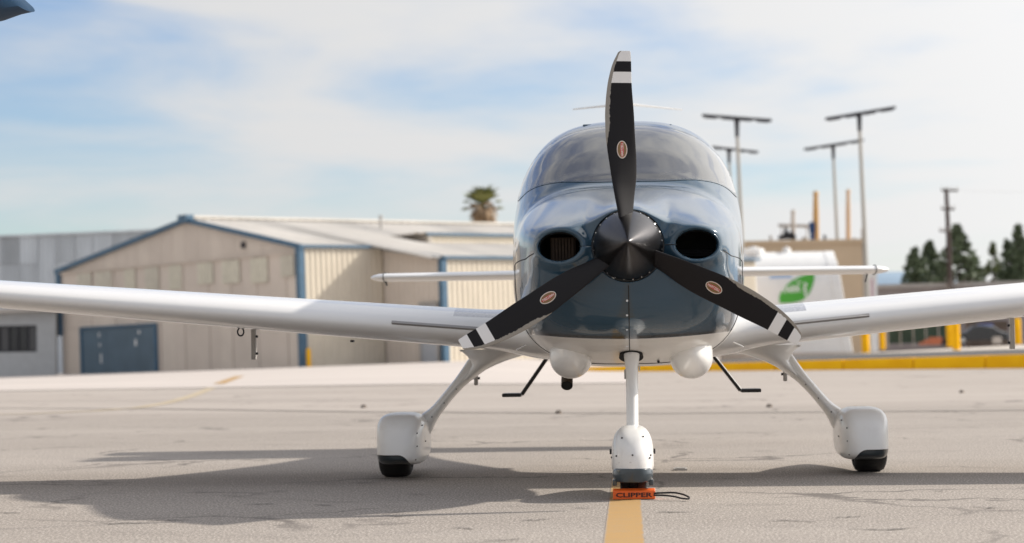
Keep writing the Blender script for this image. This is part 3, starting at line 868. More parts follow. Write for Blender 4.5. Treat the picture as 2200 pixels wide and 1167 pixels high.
# white cabinet right of it
b = B(); q0, q1 = P(1862, 590, 150), P(1884, 590, 150); zb = pz(17) - .3
b.prism([(q0[0], 150, zb), (q1[0], 150, zb), q1, q0], (0, 1.2, 0)); b.box(((q0[0] + q1[0]) / 2, 150.5, q0[2] + .05), (q1[0] - q0[0] + .15, 1.4, .12)); b.box(((q0[0] + q1[0]) / 2, 149.98, q0[2] - 1.5), (.2, .05, 2.4), m=1)
b.obj('white_cabinet', [M['whitefar'], pm('pink_strip', (.6, .45, .48), .6)], label='tall narrow white cabinet right of the tan building', cat='cabinet')

# apron lights: four black T-bars on tall poles
def lightpole(px, ytop, ybase_z, Y, al, ar, lab):
    """al, ar: pixel ends of the bar"""
    t = P(px, ytop, Y); e = empty('apron_light', (t[0] + .022 * (t[2]), Y, ybase_z), lab, 'light pole', 'apron lights on tall poles')
    foot = np.array([t[0] + .024 * (t[2] - ybase_z), Y, ybase_z])
    b = B(); b.tube([foot - [0, 0, .3], foot * .5 + t * .5, t - [0, 0, .6]], [.17, .14, .11], 10); b.obj('pole', M['pole'], e, smooth=40)
    b = B(); b.tube([t - [0, 0, 1.15], t - [0, 0, .3], t + [0, 0, .05]], [.13, .16, .22], 10); b.obj('pole_head', M['lampblack'], e, smooth=40)
    L, Rr = P(al[0], al[1], Y), P(ar[0], ar[1], Y); d = Rr - L; ln = np.linalg.norm(d); d /= ln
    up = np.cross(d, EY); up = up if up[2] > 0 else -up
    b = B(); b.box((L + Rr) / 2, (ln, .34, .17), (d, EY, up)); bar = bevel(b.obj('light_bar', M['lampblack'], e), .03)
    for k in range(4):
        c = L + d * ln * (k + .5) / 4 - up * .12; b = B(); b.box(c, (ln * .17, .28, .07), (d, EY, up)); b.obj('lamp', M['lampblack'], bar)
lightpole(1583, 256, .3, 140, (1508, 248), (1658, 259), 'light pole with a long black bar just right of the cabin')
lightpole(1566, 322, .3, 185, (1530, 316), (1629, 327), 'farther light pole half hidden behind the cabin edge')
lightpole(1846, 243, .5, 140, (1773, 256), (1924, 231), 'rightmost tall light pole with its bar tilted up right')
lightpole(1790, 312, .5, 180, (1727, 321), (1856, 301), 'lower light pole rising over the tan building')

# utility pole
up_t = P(2033, 405, 185); e = empty('utility_pole', (up_t[0] + .25, 185, .5), 'dark wooden utility pole with crossarms among the trees', 'utility pole')
b = B(); foot = np.array([up_t[0] + .28, 185, 0.3]); b.tube([foot, foot * .5 + up_t * .5, up_t], [.26, .22, .17], 10); b.obj('pole', M['wood'], e, smooth=40)
def arm(y, x0, x1, w=.09):
    b = B(); b.tube([P(x0, y, 184.8), P(x1, y + 1, 184.8)], w, 6); a_ = b.obj('crossarm', M['wood'], e)
    for t in (.05, .35, .65, .95):
        q = P(x0 + (x1 - x0) * t, y, 184.8); b = B(); b.tube([q, q + [0, 0, .28]], [.07, .05], 6); b.obj('insulator', M['greymetal'], a_)
arm(409, 2022, 2058); arm(449, 2022, 2051); arm(497, 2018, 2038, .06)
b = B(); b.tube([P(2046, 410, 184.8), P(2200, 413, 184.8), P(2330, 409, 184.8)], .006, 5); b.obj('wire', M['greymetal'], e)

# conifers behind the low wall
def conifer(px, ytop, w_px, Y, mat, lab, dens=1.0, ragged=.28):
    t = P(px, ytop, Y); base = np.array([t[0] + .02 * t[2], Y, 0.3]); h = t[2] - .3
    e = empty('conifer', base, lab, 'tree', 'conifers behind the low wall')
    b = B(); b.tube([base - [0, 0, .4], base * .5 + t * .5, t - [0, 0, .3]], [.3, .17, .03], 7)
    nl = 12
    Rm = w_px / FPX * Y / 2 * 1.38; fv = (P(px, 612, Y)[2] - .3) / h
    for k in range(nl * 3):
        f = .12 + .82 * rng.random(); a = rng.uniform(0, 6.28); r = Rm * min(1.3, ((1 - f) / (1 - fv)) ** .8) * rng.uniform(.5, .9)
        q = base * (1 - f) + t * f; b.tube([q, q + np.array([math.cos(a) * r, math.sin(a) * r, -.12 * r])], [.05, .015], 4, caps=(False, False))
    b.obj('trunk', M['bark'], e, smooth=50)
    V = []; F = []
    r2 = random.Random(int(px * 13 + ytop))
    ncl = int(230 * dens * max(.6, w_px / 60))
    for c in range(ncl):
        f = .3 + .69 * r2.random() ** 1.1
        env = Rm * min(1.25, ((1 - f) / (1 - fv)) ** .75) * (1 - ragged * r2.random())
        a = r2.uniform(0, 6.28); rr = env * (r2.random() ** .4)
        cc = base * (1 - f) + t * f + np.array([math.cos(a) * rr, math.sin(a) * rr, r2.uniform(-.2, .2)])
        cs = (.14 + .5 * (1 - f)) * r2.uniform(.6, 1.2)
        for l in range(40):
            d = np.array([r2.gauss(0, 1), r2.gauss(0, 1), r2.gauss(0, .75)]); d /= np.linalg.norm(d) + 1e-9
            q = cc + d * cs * r2.random() ** .5
            o1 = np.array([r2.gauss(0, 1), r2.gauss(0, 1), r2.gauss(0, 1)]) * .085; o2 = np.array([r2.gauss(0, 1), r2.gauss(0, 1), r2.gauss(0, 1) + .4]) * .12
            n0 = len(V); V += [q - o1, q + o1, q + o2]; F.append((n0, n0 + 1, n0 + 2))
    mk('crown', V, F, mat, e)
TR = [(1966, 533, 62, 205, 'needle', 'slim pointed conifer at the left end of the row'), (1996, 518, 66, 210, 'needle', 'conifer second from the left with a twin tip'),
      (2021, 560, 50, 214, 'needle2', 'short olive conifer left of the utility pole'), (2055, 482, 92, 200, 'needle', 'broadest tall conifer right behind the utility pole'),
      (2091, 545, 46, 204, 'needle2', 'low olive conifer right of the broad one'), (2133, 523, 40, 215, 'needle2', 'thin see-through conifer standing apart'),
      (2164, 515, 44, 212, 'needle', 'conifer with a forked tip near the right edge'), (2187, 486, 70, 205, 'needle', 'tall dark conifer at the right edge'), (2222, 500, 80, 208, 'needle', 'conifer cut by the right edge of the picture')]
for px, yt, w, Y, m_, lab in TR:
    conifer(px, yt, w, Y, M[m_], lab, dens=(.55 if px == 2133 else 1.0))

# long low wall in front of the trees
w0, w1 = P(1886, 614, 185), P(2260, 602, 185)
lw = empty('low_building', ((w0[0] + w1[0]) / 2, 185, 0), 'long low mauve grey building below the conifers', 'building')
b = B(); b.prism([(w0[0], 185.5, -.5), (w1[0] + 8, 185.5, -.5), w1 + [8, .5, 0], w0 + [0, .5, 0]], (0, 9, 0)); b.obj('wall', M['wall'], lw)
b = B(); b.prism([w0 + [-.2, .2, -.25], w1 + [8, .2, -.25], w1 + [8, .2, .1], w0 + [-.2, .2, .1]], (0, 9.6, 0)); b.obj('roof_edge', M['greymetal'], lw)
# the bare shrub at the foot of the utility pole
sh = P(2041, 640, 183); b = B(); r2 = random.Random(5)
for k in range(40):
    a = r2.uniform(0, 6.28); l = r2.uniform(1.2, 3.4); p0 = sh + [r2.uniform(-.3, .3), r2.uniform(-.3, .3), -1.5]
    p1 = p0 + np.array([math.cos(a) * l * .35, math.sin(a) * .3 * l, l * .6]); p2 = p1 + np.array([math.cos(a) * l * .3 + r2.uniform(-.3, .3), 0, l * .4])
    b.tube([p0, p1, p2], [.05, .035, .015], 4, caps=(False, False))
b.tube([np.array([sh[0], 183, 0]), sh - [0, 0, 1.4]], [.16, .12], 6)
b.obj('bare_shrub', pm('pale_bare_twigs', (.28, .25, .23), .9), label='pale bare shrub at the foot of the utility pole', cat='shrub')

# fence, car and clutter seen under the right wing
f0, f1 = P(1908, 741, 172), P(2044, 737, 172)
fe = empty('screened_fence', ((f0[0] + f1[0]) / 2, 172, f0[2]), 'low dark green screened fence under the right wing', 'fence')
nf = 5
for k in range(nf + 1):
    q = f0 + (f1 - f0) * k / nf; b = B(); b.tube([q - [0, 0, .2], q + [0, 0, 2.1]], .05, 8); b.obj('post', M['greymetal'], fe, smooth=40)
for k in range(nf):
    q0, q1 = f0 + (f1 - f0) * (k + .03) / nf, f0 + (f1 - f0) * (k + .97) / nf; V = []
    for i in range(9):
        q = q0 + (q1 - q0) * i / 8; d = .05 * math.sin(i * 1.9 + k)
        V += [q + [0, d, .08], q + [0, -d, 2.0]]
    b = B(); b.add(V, [(2 * i, 2 * i + 2, 2 * i + 3, 2 * i + 1) for i in range(8)]); s_ = b.obj('screen', M['greenfence'], fe)
    sm = s_.modifiers.new('thickness', 'SOLIDIFY'); sm.thickness = .02
def car(px, py, Y, wm, lab):
    c = P(px, py, Y); e = empty('parked_car', c, lab, 'car')
    def s(x, y, z): return c + np.array([x, y, z])
    L, Wd = 4.3, 1.75
    prof = [(-L / 2, .28), (-L / 2, .62), (-L / 2 + .1, .78), (-1.15, .92), (-.55, 1.38), (.1, 1.45), (.95, 1.36), (1.55, .95), (L / 2 - .05, .85), (L / 2, .55), (L / 2, .28)]
    b = B(); rr = []
    for k, (y, sc) in enumerate(((-Wd / 2, .86), (-Wd / 2 + .12, .97), (-.3, 1.0), (.3, 1.0), (Wd / 2 - .12, .97), (Wd / 2, .86))):
        rr.append([s(x * (.97 if k in (0, 5) else 1), y, .28 + (z - .28) * sc) for x, z in prof])
    b.rings(rr); b.obj('body', M['carpaint'], e, smooth=40)
    for xa, xb, za, zb in ((-1.02, -.1, .95, 1.27), (.0, .95, .95, 1.27)):
        b = B(); b.prism([s(xa, -Wd / 2 + .02, za), s(xb + .25 * (xa > -.5), -Wd / 2 + .02, za), s(xb, -Wd / 2 + .07, zb), s(xa + .4 * (xa < -.5), -Wd / 2 + .07, zb)], (0, .03, 0)); b.obj('side_window', M['cargl'], e)
    for x in (-1.35, 1.3):
        for y in (-Wd / 2 + .1, Wd / 2 - .1):
            b = B(); b.tube([s(x, y - .11, .31), s(x, y + .11, .31)], .31, 18); w_ = b.obj('wheel', M['rubber'], e, smooth=40)
            b = B(); b.tube([s(x, y - .125, .31), s(x, y + .125, .31)], .19, 14); b.obj('rim', M['steel'], w_, smooth=40)
    for x in (-L / 2, L / 2):
        b = B(); b.box(s(x, -.6, .68), (.06, .35, .14)); b.obj('headlight' if x < 0 else 'tail_light', M['steel'], e)
car(2104, 739, 168, 3, 'dark parked car under the right wing, beside a yellow bollard')
b = B()
for i in range(3):
    q = P(1998 + i * 3, 741.5, 160); b.box(q + [i * .1, 0, .1 + i * .18], (1.5 - .3 * i, .8, .16)); b.box(q + [i * .1, 0, .19 + .18 * i], (1.3 - .3 * i, .6, .03))
bevel(b.obj('orange_pallets', M['brick'], label='small stack of orange pallets on the pale paving', cat='pallets'), .03)
b = B(); q = P(2030, 741, 160.5); b.box(q + [0, 0, .22], (1.0, .7, .44)); b.box(q + [-.05, 0, .5], (.85, .6, .12)); bevel(b.obj('dark_crate', M['darkmetal'], label='low dark crate between the orange pallets and a bollard', cat='crate'), .03)
b = B(); q = P(2142, 738.5, 158); b.box(q + [0, 0, .22], (.6, .5, .44)); b.box(q + [0.02, 0, .47], (.5, .42, .06)); bevel(b.obj('beige_box', M['concrete'], label='small beige box on the paving right of the car', cat='box'), .05)
b = B(); q = P(2120, 700, 176); b.box(q + [0, 0, -.8], (3.2, 1.2, 2.4)); b.box(q + [-.2, -.65, -.1], (1.2, .06, .5), m=1); bevel(b.obj('brown_shed', [pm('brown_board', (.11, .085, .07), .9, var=.2), pm('blue_sign', (.08, .14, .42), .6)], label='low brown shed with a blue panel behind the parked car', cat='shed'), .03)

# far hills, the haze put into their blue colour
V = []; F = []
r2 = random.Random(3); nH = 60
for i in range(nH + 1):
    x = -1500 + 6000 * i / nH; hgt = 118 + 12 * math.sin(i * .5) + 14 * math.sin(i * 1.3 + 1) + r2.uniform(-5, 5)
    V += [(x, 3200, -5), (x, 3500, hgt * .75), (x, 3900, hgt), (x, 4600, -5)]
for i in range(nH):
    for k in range(3): F.append((4 * i + k, 4 * i + 4 + k, 4 * i + 5 + k, 4 * i + 1 + k))
fix_normals(mk('hills', V, F, M['hill'], origin=(0, 0, 0), smooth=True, kind='structure', label='distant blue grey hills low on the horizon'))

# ================================================================== the aircraft
PY = 11.08                                  # depth of the propeller disc
AO = np.array([0.0, PY, 0.0])
air = empty('light_aircraft', AO, 'slate blue and white low-wing propeller aircraft parked nose-on', 'aircraft')

def pchip(xk, yk):
    xk = np.array(xk, float); yk = np.array(yk, float); h = np.diff(xk); d = np.diff(yk) / h
    m = np.zeros_like(yk)
    for i in range(1, len(xk) - 1):
        if d[i - 1] * d[i] > 0:
            w1, w2 = 2 * h[i] + h[i - 1], h[i] + 2 * h[i - 1]
            m[i] = (w1 + w2) / (w1 / d[i - 1] + w2 / d[i])
    m[0], m[-1] = d[0], d[-1]
    def f(x):
        x = np.asarray(x, float); i = np.clip(np.searchsorted(xk, x) - 1, 0, len(h) - 1)
        t = (x - xk[i]) / h[i]
        return ((1 + 2 * t) * (1 - t) ** 2 * yk[i] + t * (1 - t) ** 2 * h[i] * m[i] + t * t * (3 - 2 * t) * yk[i + 1] + t * t * (t - 1) * h[i] * m[i + 1])
    return f

ZS = 1.300                                   # spinner axis height
#        u     lo    w     zt     zb     zc    nt   nb
TB = [(0.060, .000, .185, 1.487, 1.113, 1.30, 2.0, 2.0),
      (0.068, .005, .270, 1.508, 1.035, 1.30, 2.1, 2.1),
      (0.085, .020, .370, 1.525, 0.960, 1.29, 2.4, 2.3),
      (0.125, .050, .450, 1.542, 0.895, 1.28, 2.8, 2.6),
      (0.200, .085, .505, 1.560, 0.845, 1.265, 3.2, 3.0),
      (0.330, .120, .545, 1.582, 0.800, 1.25, 3.3, 3.2),
      (0.600, .120, .590, 1.620, 0.745, 1.25, 3.2, 3.3),
      (0.950, .060, .622, 1.660, 0.705, 1.25, 3.0, 3.2),
      (1.260, .000, .640, 1.700, 0.685, 1.25, 2.9, 3.1),
      (1.420, .000, .650, 1.790, 0.680, 1.25, 2.75, 3.1),
      (1.700, .000, .672, 1.955, 0.672, 1.26, 2.7, 3.0),
      (2.050, .000, .690, 2.105, 0.668, 1.27, 2.8, 3.0),
      (2.400, .000, .698, 2.175, 0.665, 1.27, 2.85, 3.0),
      (2.900, .000, .690, 2.185, 0.675, 1.27, 2.8, 2.9),
      (3.500, .000, .640, 2.060, 0.730, 1.29, 2.6, 2.7),
      (4.200, .000, .520, 1.840, 0.840, 1.32, 2.4, 2.5),
      (5.200, .000, .340, 1.640, 1.010, 1.35, 2.2, 2.3),
      (6.300, .000, .190, 1.560, 1.150, 1.38, 2.0, 2.0),
      (7.100, .000, .090, 1.520, 1.270, 1.40, 2.0, 2.0),
      (7.400, .000, .030, 1.480, 1.340, 1.41, 2.0, 2.0)]
TK = np.arange(len(TB), dtype=float)
FN = [pchip(TK, [r[i] for r in TB]) for i in range(8)]
INX, INZ, INA, INB = 0.350, 1.302, 0.113, 0.078   # cooling inlets
HZX = np.array([0, .06, .10, .14, .18, .22, .28, .35, .42, .48, .54, .60, .66])
HZ0 = np.array([1.490, 1.481, 1.466, 1.445, 1.425, 1.411, 1.402, 1.393, 1.378, 1.355, 1.32, 1.275, 1.22])
def _z8(x):
    r = TB[8]; return r[5] + (r[3] - r[5]) * max(0.0, 1 - (x / (r[2] + .02)) ** r[6]) ** (1 / r[6])
HZ8F = pchip(HZX, [_z8(x) for x in HZX]); HZ0F = pchip(HZX, HZ0)
def SF(t, ph):
    """point on the fuselage skin: t runs nose to tail, ph is the angle seen from the front"""
    t = np.asarray(t, float); ph = np.asarray(ph, float)
    u, lo, w, zt, zb, zc, nt, nb = [f(t) for f in FN]
    s, c = np.sin(ph), np.cos(ph)
    h = np.where(s >= 0, zt - zc, zc - zb); n = np.where(s >= 0, nt, nb)
    rho = (np.abs(c / w) ** n + np.abs(s / h) ** n) ** (-1.0 / n)
    x = rho * c; z = zc + rho * s
    uu = u + lo * ((1 - s) / 2) ** 1.3
    # the hood above the inlets slopes back gently to the windshield base
    ax_ = np.abs(x)
    z0 = HZ0F(np.minimum(ax_, .66)); zt8 = HZ8F(np.minimum(ax_, .66))
    fr_ = np.clip((z - z0) / (zt8 - z0), 0, 1)
    hood = .06 + 1.20 * fr_ ** 1.12
    kk = np.clip((8.0 - t) / .6, 0, 1) * (s > 0)
    smax = .045 * np.logaddexp(uu / .045, hood / .045)
    uu = uu + kk * (smax - uu - .0 )
    d = np.sqrt(((np.abs(x) - INX) / INA) ** 2 + ((z - INZ) / INB) ** 2)
    k = np.clip((6.5 - t) / 3.0, 0, 1)
    uu = uu - k * (.040 * np.exp(-((d - 1.12) / .36) ** 2) + .0)
    # shallow valley between spinner ring and inlet cheeks
    uu = uu + k * .018 * np.exp(-(((np.abs(x) - .215) / .035) ** 2 + ((z - 1.42) / .16) ** 2))
    return np.stack([x, uu + PY, z], -1)
def t_of_u(u):
    g = np.linspace(0, len(TB) - 1, 2000); return np.interp(u, FN[0](g), g)
def SU(u, ph): return SF(t_of_u(np.asarray(u, float)), ph)

# fuselage paint: blue above, white belly below a curved line
def fus_paint():
    m = pm('slate_blue_and_white_paint', (.03, .05, .07), 0.3, coat=1.0, coatr=0.075, spec=0.12)
    q = NT(m); v, x, y, z = q.obj()
    line = q.math('ADD', 0.826, q.math('MULTIPLY', q.math('MULTIPLY', x, x), 0.12))
    line = q.math('ADD', line, q.math('MULTIPLY', q.ramp(y, 1.3, 4.5, 0.0, 0.2), 1.0))
    e = q.ramp(q.math('SUBTRACT', z, line), -0.0015, 0.0015)
    fl = q.noise(2.0, 3, v)
    blue = q.mix(fl, (0.026, 0.062, 0.097), (0.029, 0.068, 0.106))
    gr = q.noise(6, 5, q.scaled(v, (1, .3, 2)), .6)
    wh = q.mix(q.ramp(gr, .45, .75, 0, .35), (.74, .72, .69), (.55, .51, .47))
    edge = q.math('MULTIPLY', q.ramp(q.math('SUBTRACT', z, line), 0.0, 0.004), q.ramp(q.math('SUBTRACT', z, line), 0.018, 0.014))
    q.put(q.mix(edge, q.mix(e, wh, blue), (.008, .012, .016)), q.p.inputs['Base Color'])
    q.put(q.ramp(e, 0, 1, .32, .22), q.p.inputs['Roughness'])
    q.put(q.ramp(e, 0, 1, .35, 1.0), q.p.inputs['Coat Weight'])
    q.put(q.ramp(e, 0, 1, 0.0, .05), q.p.inputs['Metallic'])
    return m
M['fuspaint'] = fus_paint()

def glass():
    m = bpy.data.materials.new('tinted_acrylic'); m.use_nodes = True
    nt = m.node_tree; nt.nodes.clear()
    o = nt.nodes.new('ShaderNodeOutputMaterial'); mx = nt.nodes.new('ShaderNodeMixShader'); tr = nt.nodes.new('ShaderNodeBsdfTransparent'); gl = nt.nodes.new('ShaderNodeBsdfGlossy')
    fr = nt.nodes.new('ShaderNodeFresnel'); fr.inputs['IOR'].default_value = 1.5
    mm = nt.nodes.new('ShaderNodeMath'); mm.operation = 'MULTIPLY_ADD'; mm.inputs[1].default_value = 1.5; mm.inputs[2].default_value = 0.03
    nt.links.new(fr.outputs[0], mm.inputs[0])
    tr.inputs['Color'].default_value = (.74, .74, .72, 1); gl.inputs['Roughness'].default_value = 0.015; gl.inputs['Color'].default_value = (.96, .95, .93, 1)
    nt.links.new(mm.outputs[0], mx.inputs[0]); nt.links.new(tr.outputs[0], mx.inputs[1]); nt.links.new(gl.outputs[0], mx.inputs[2]); df = nt.nodes.new('ShaderNodeBsdfDiffuse'); df.inputs['Color'].default_value = (.55, .56, .57, 1)
    m2 = nt.nodes.new('ShaderNodeMixShader'); m2.inputs[0].default_value = .13
    nt.links.new(mx.outputs[0], m2.inputs[1]); nt.links.new(df.outputs[0], m2.inputs[2]); nt.links.new(m2.outputs[0], o.inputs[0])
    return m
M['glass'] = glass()

# windows as patches on the skin: (centre u, half u, centre ph, half ph, sweep of u with ph, corner power)
WINS = [('windshield', 1.70, .395, R(90), R(60), .42, 4.5),
        ('side_window', 2.72, .40, R(28), R(16), 0.0, 5.0), ('side_window', 2.72, .40, R(152), R(16), 0.0, 5.0),
        ('side_window', 3.45, .26, R(27), R(13), 0.0, 4.0), ('side_window', 3.45, .26, R(153), R(13), 0.0, 4.0)]
def wpt(w, a, rad):
    _, uc, hu, pc, hp, sw, n = w
    c, s = np.cos(a), np.sin(a)
    k = (np.abs(c) ** n + np.abs(s) ** n) ** (-1 / n) * rad
    p = k * c; q = k * s
    return uc + hu * q + sw * p ** 4, pc + hp * p
def inwin(w, u, ph, rad):
    _, uc, hu, pc, hp, sw, n = w
    p = (ph - pc) / hp; q = (u - uc - sw * p ** 4) / hu
    return (np.abs(p) ** n + np.abs(q) ** n) < rad ** n

NPH = 256
tt = np.concatenate([np.linspace(0, 6, 110)[:-1], np.linspace(6, 14, 130)[:-1], np.linspace(14, len(TB) - 1, 40)])
ph = np.linspace(-math.pi / 2, 1.5 * math.pi, NPH + 1)[:-1]
TT, PH = np.meshgrid(tt, ph, indexing='ij')
SV = SF(TT, PH).reshape(-1, 3)
UU = FN[0](TT).ravel(); PP = PH.ravel(); TTf = TT.ravel()
ell = np.sqrt(((np.abs(SV[:, 0]) - INX) / INA) ** 2 + ((SV[:, 2] - INZ) / INB) ** 2)
front = TTf < 5
inside = (ell < 1) & front
cut = inside.copy()
wcut = np.zeros(len(SV), bool)
for w in WINS: wcut |= inwin(w, UU, PP, .945)
SV2 = SV.copy()
for i in np.nonzero(inside)[0]:
    s = np.sign(SV[i, 0]); e = max(ell[i], 1e-3)
    SV2[i, 0] = s * INX + (SV[i, 0] - s * INX) / e; SV2[i, 2] = INZ + (SV[i, 2] - INZ) / e
F = []
nt_ = len(tt)
for k in range(nt_ - 1):
    for i in range(NPH):
        j = (i + 1) % NPH
        f = (k * NPH + i, k * NPH + j, (k + 1) * NPH + j, (k + 1) * NPH + i)
        if cut[f[0]] and cut[f[1]] and cut[f[2]] and cut[f[3]]: continue
        if wcut[f[0]] and wcut[f[1]] and wcut[f[2]] and wcut[f[3]]: continue
        F.append(f)
F.append(tuple((nt_ - 1) * NPH + i for i in range(NPH)))
used = np.zeros(len(SV2), bool)
for f in F: used[list(f)] = True
remap = np.cumsum(used) - 1
fus = mk('fuselage', SV2[used], [tuple(int(remap[i]) for i in f) for f in F], [M['fuspaint'], M['liner']], air, smooth=True)
fix_normals(fus)
sm = fus.modifiers.new('skin', 'SOLIDIFY'); sm.thickness = .012; sm.offset = -1; sm.material_offset = 1; sm.material_offset_rim = 0

def patch(w, r0, r1, off, nr, na, mat, name, parent):
    V = []; F = []
    for k in range(nr + 1):
        r = r0 + (r1 - r0) * k / nr
        a = np.linspace(0, 2 * math.pi, na + 1)[:-1]
        u, p = wpt(w, a, r)
        pt = SU(u, p); du = SU(u + .004, p) - SU(u - .004, p); dp = SU(u, p + .004) - SU(u, p - .004)
        n = np.cross(dp, du); n /= np.linalg.norm(n, axis=1)[:, None]
        c = pt - np.array([0, PY + 2, 1.3]); sgn = np.sign((n * (pt - np.array([0, 0, 1.3]) * [0, 0, 1] - [0, 1, 0] * pt)).sum(1)); n *= np.where(sgn == 0, 1, sgn)[:, None]
        V += list(pt + n * off)
    for k in range(nr):
        for i in range(na):
            j = (i + 1) % na
            F.append((k * na + i, k * na + j, (k + 1) * na + j, (k + 1) * na + i))
    o = mk(name, V, F, mat, parent, smooth=True)
    return fix_normals(o)
for w in WINS:
    g = patch(w, 0.02, .955, .0015, 24, 160, M['glass'], w[0], air)
    patch(w, .945, .98, .0025, 3, 160, M['navy'], 'window_frame', g)

# seams between the cowl halves and along the firewall
def seam(name, tp, rad=.0028, off=.0):
    pts = [SF(t, p) for t, p in tp]; b = B(); b.tube(pts, rad, 5); return b.obj(name, M['seam'], fus)
seam('cowl_seam', [(t, -math.pi / 2) for t in np.linspace(.2, 7.8, 40)])
for sgn in (0, 1):
    ang = math.pi if sgn else 0.0
    seam('cowl_seam', [(t, ang) for t in np.linspace(.05, .75, 8)])
    seam('cowl_seam', [(t, ang) for t in np.linspace(3.6, 7.6, 24)])
seam('cowl_seam', [(7.6, a) for a in np.linspace(-math.pi, 0, 60)], .0035)
# screws down the lower cowl seam, joined: too small to tell apart
b = B()
for t in (1.2, 2.2, 3.4, 4.4, 5.2, 6.0):
    p = SF(t, -math.pi / 2 - .03); b.tube([p - [0, .003, 0], p + [0, .004, 0]], .006, 8)
b.obj('cowl_screws', M['steel'], fus, kind='stuff')

# cooling inlets
for s in (-1, 1):
    A = np.linspace(0, 2 * math.pi, 73)[:-1]
    ring = []
    src = SV2[front]
    for a in A:
        x, z = s * INX + INA * math.cos(a), INZ + INB * math.sin(a)
        i = np.argmin((src[:, 0] - x) ** 2 + (src[:, 2] - z) ** 2); ring.append((x, src[i, 1], z))
    ys_ = np.array([r[1] for r in ring]); ys_ = sum(np.roll(ys_, k) for k in range(-4, 5)) / 9
    def rg(sc, dy, flat=0.0): return [np.array([s * INX + INA * sc * math.cos(a), (1 - flat) * ys_[k] + flat * ys_.mean() + dy, INZ + INB * sc * math.sin(a)]) for k, a in enumerate(A)]
    b = B(); b.rings([rg(1.07, -.002), rg(1.045, -.0075), rg(1.0, -.009), rg(.965, -.004), rg(.945, .008), rg(.935, .03)], caps=(False, False)); b.obj('inlet_lip', M['fuspaint'], air, smooth=True)
    b = B(); b.rings([rg(.937, .028), rg(.93, .10, .5), rg(.95, .32, 1)], caps=(False, True)); inl = b.obj('inlet_duct', M['hole'], air, smooth=True)
    if s < 0:
        b = B()
        for k in range(7): b.box((-.385 + k * .0165, ys_.mean() + .13, INZ - .012), (.011, .02, .125))
        b.box((-.335, ys_.mean() + .15, INZ - .012), (.13, .012, .13)); b.obj('intake_fins', pm('brown_intake_filter', (.045, .027, .016), .8, var=.3, vscale=60), inl)
    else:
        b = B()
        for k in range(3): b.tube([(INX - .09, ys_.mean() + .2, INZ - .045 + .012 * k), (INX + .09, ys_.mean() + .2, INZ - .05 + .012 * k)], .006, 6)
        b.obj('engine_fins', M['darkmetal'], inl)

# spinner
prof = [(-.345, .001), (-.343, .006), (-.335, .013), (-.29, .034), (-.22, .068), (-.15, .099), (-.08, .130), (-.02, .1535), (.015, .166), (.035, .172), (.048, .1755), (.056, .176), (.058, .168)]
b = B(); NS = 96
b.rings([[np.array([r * math.cos(a), PY + u, ZS + r * math.sin(a)]) for a in np.linspace(0, 2 * math.pi, NS + 1)[:-1]] for u, r in prof])
spin = b.obj('spinner', M['spinner'], air, smooth=45)
b = B()
for k in range(24):
    a = 2 * math.pi * (k + .5) / 24
    if any(abs((math.degrees(a) - d + 180) % 360 - 180) < 13 for d in (90, 210, 330)): continue
    d = np.array([math.cos(a), 0, math.sin(a)]); c = np.array([0, PY + .040, ZS]) + d * .1735
    b.tube([c - d * .002 + [0, .001, 0], c + d * .002 - [0, .002, 0]], .0034, 8)
b.obj('spinner_screws', M['steel'], spin, kind='stuff')
b = B(); b.rings([[np.array([r * math.cos(a), PY + u, ZS + r * math.sin(a)]) for a in np.linspace(0, 2 * math.pi, 65)[:-1]] for u, r in ((.0585, .15), (.059, .176), (.062, .178), (.066, .176))]); b.obj('back_plate', M['seam'], spin, smooth=45)

# blades
def blade_paint():
    m = pm('black_blade_paint', (.011, .010, .012), .55, spec=.22)
    q = NT(m); uvn = q.n('ShaderNodeUVMap'); uvn.uv_map = 'UVMap'; sx = q.n('ShaderNodeSeparateXYZ'); q.t.links.new(uvn.outputs[0], sx.inputs[0])
    s, r = sx.outputs[0], sx.outputs[1]
    inf = q.n('ShaderNodeObjectInfo')
    cv = q.n('ShaderNodeCombineXYZ'); q.put(q.math('MULTIPLY', r, 42.0), cv.inputs[0]); q.put(q.math('MULTIPLY', s, 3.0), cv.inputs[1]); q.put(q.math('MULTIPLY', inf.outputs['Random'], 40), cv.inputs[2])
    chip = q.math('SUBTRACT', q.noise(1.6, 5, cv.outputs[0], .75), .5)
    chip = q.math('MULTIPLY', chip, .16)
    def band(a, b_): return q.math('MULTIPLY', q.ramp(r, a, a + .0012), q.ramp(r, b_ + .0012, b_))
    wh = q.math('MAXIMUM', band(.823, .8795), band(.9335, 1.2))
    fl = q.noise(30, 4, cv.outputs[0])
    black = q.mix(fl, (.0085, .0075, .0090), (.0125, .0112, .0130))
    col = q.mix(wh, black, (.80, .79, .78))
    w = q.ramp(r, .50, .60, .0, .155)
    gl = q.math('GREATER_THAN', q.math('ADD', w, q.math('MULTIPLY', chip, q.ramp(r, .5, .55))), s)
    gl = q.math('MULTIPLY', gl, q.math('GREATER_THAN', r, .505))
    er = q.mix(q.noise(8, 5, cv.outputs[0]), (.26, .235, .20), (.36, .33, .29))
    q.put(q.mix(gl, col, er), q.p.inputs['Base Color'])
    q.put(q.ramp(gl, 0, 1, .55, .45), q.p.inputs['Roughness'])
    q.put(q.ramp(gl, 0, 1, 0, .35), q.p.inputs['Metallic'])
    return m
M['blade'] = blade_paint()
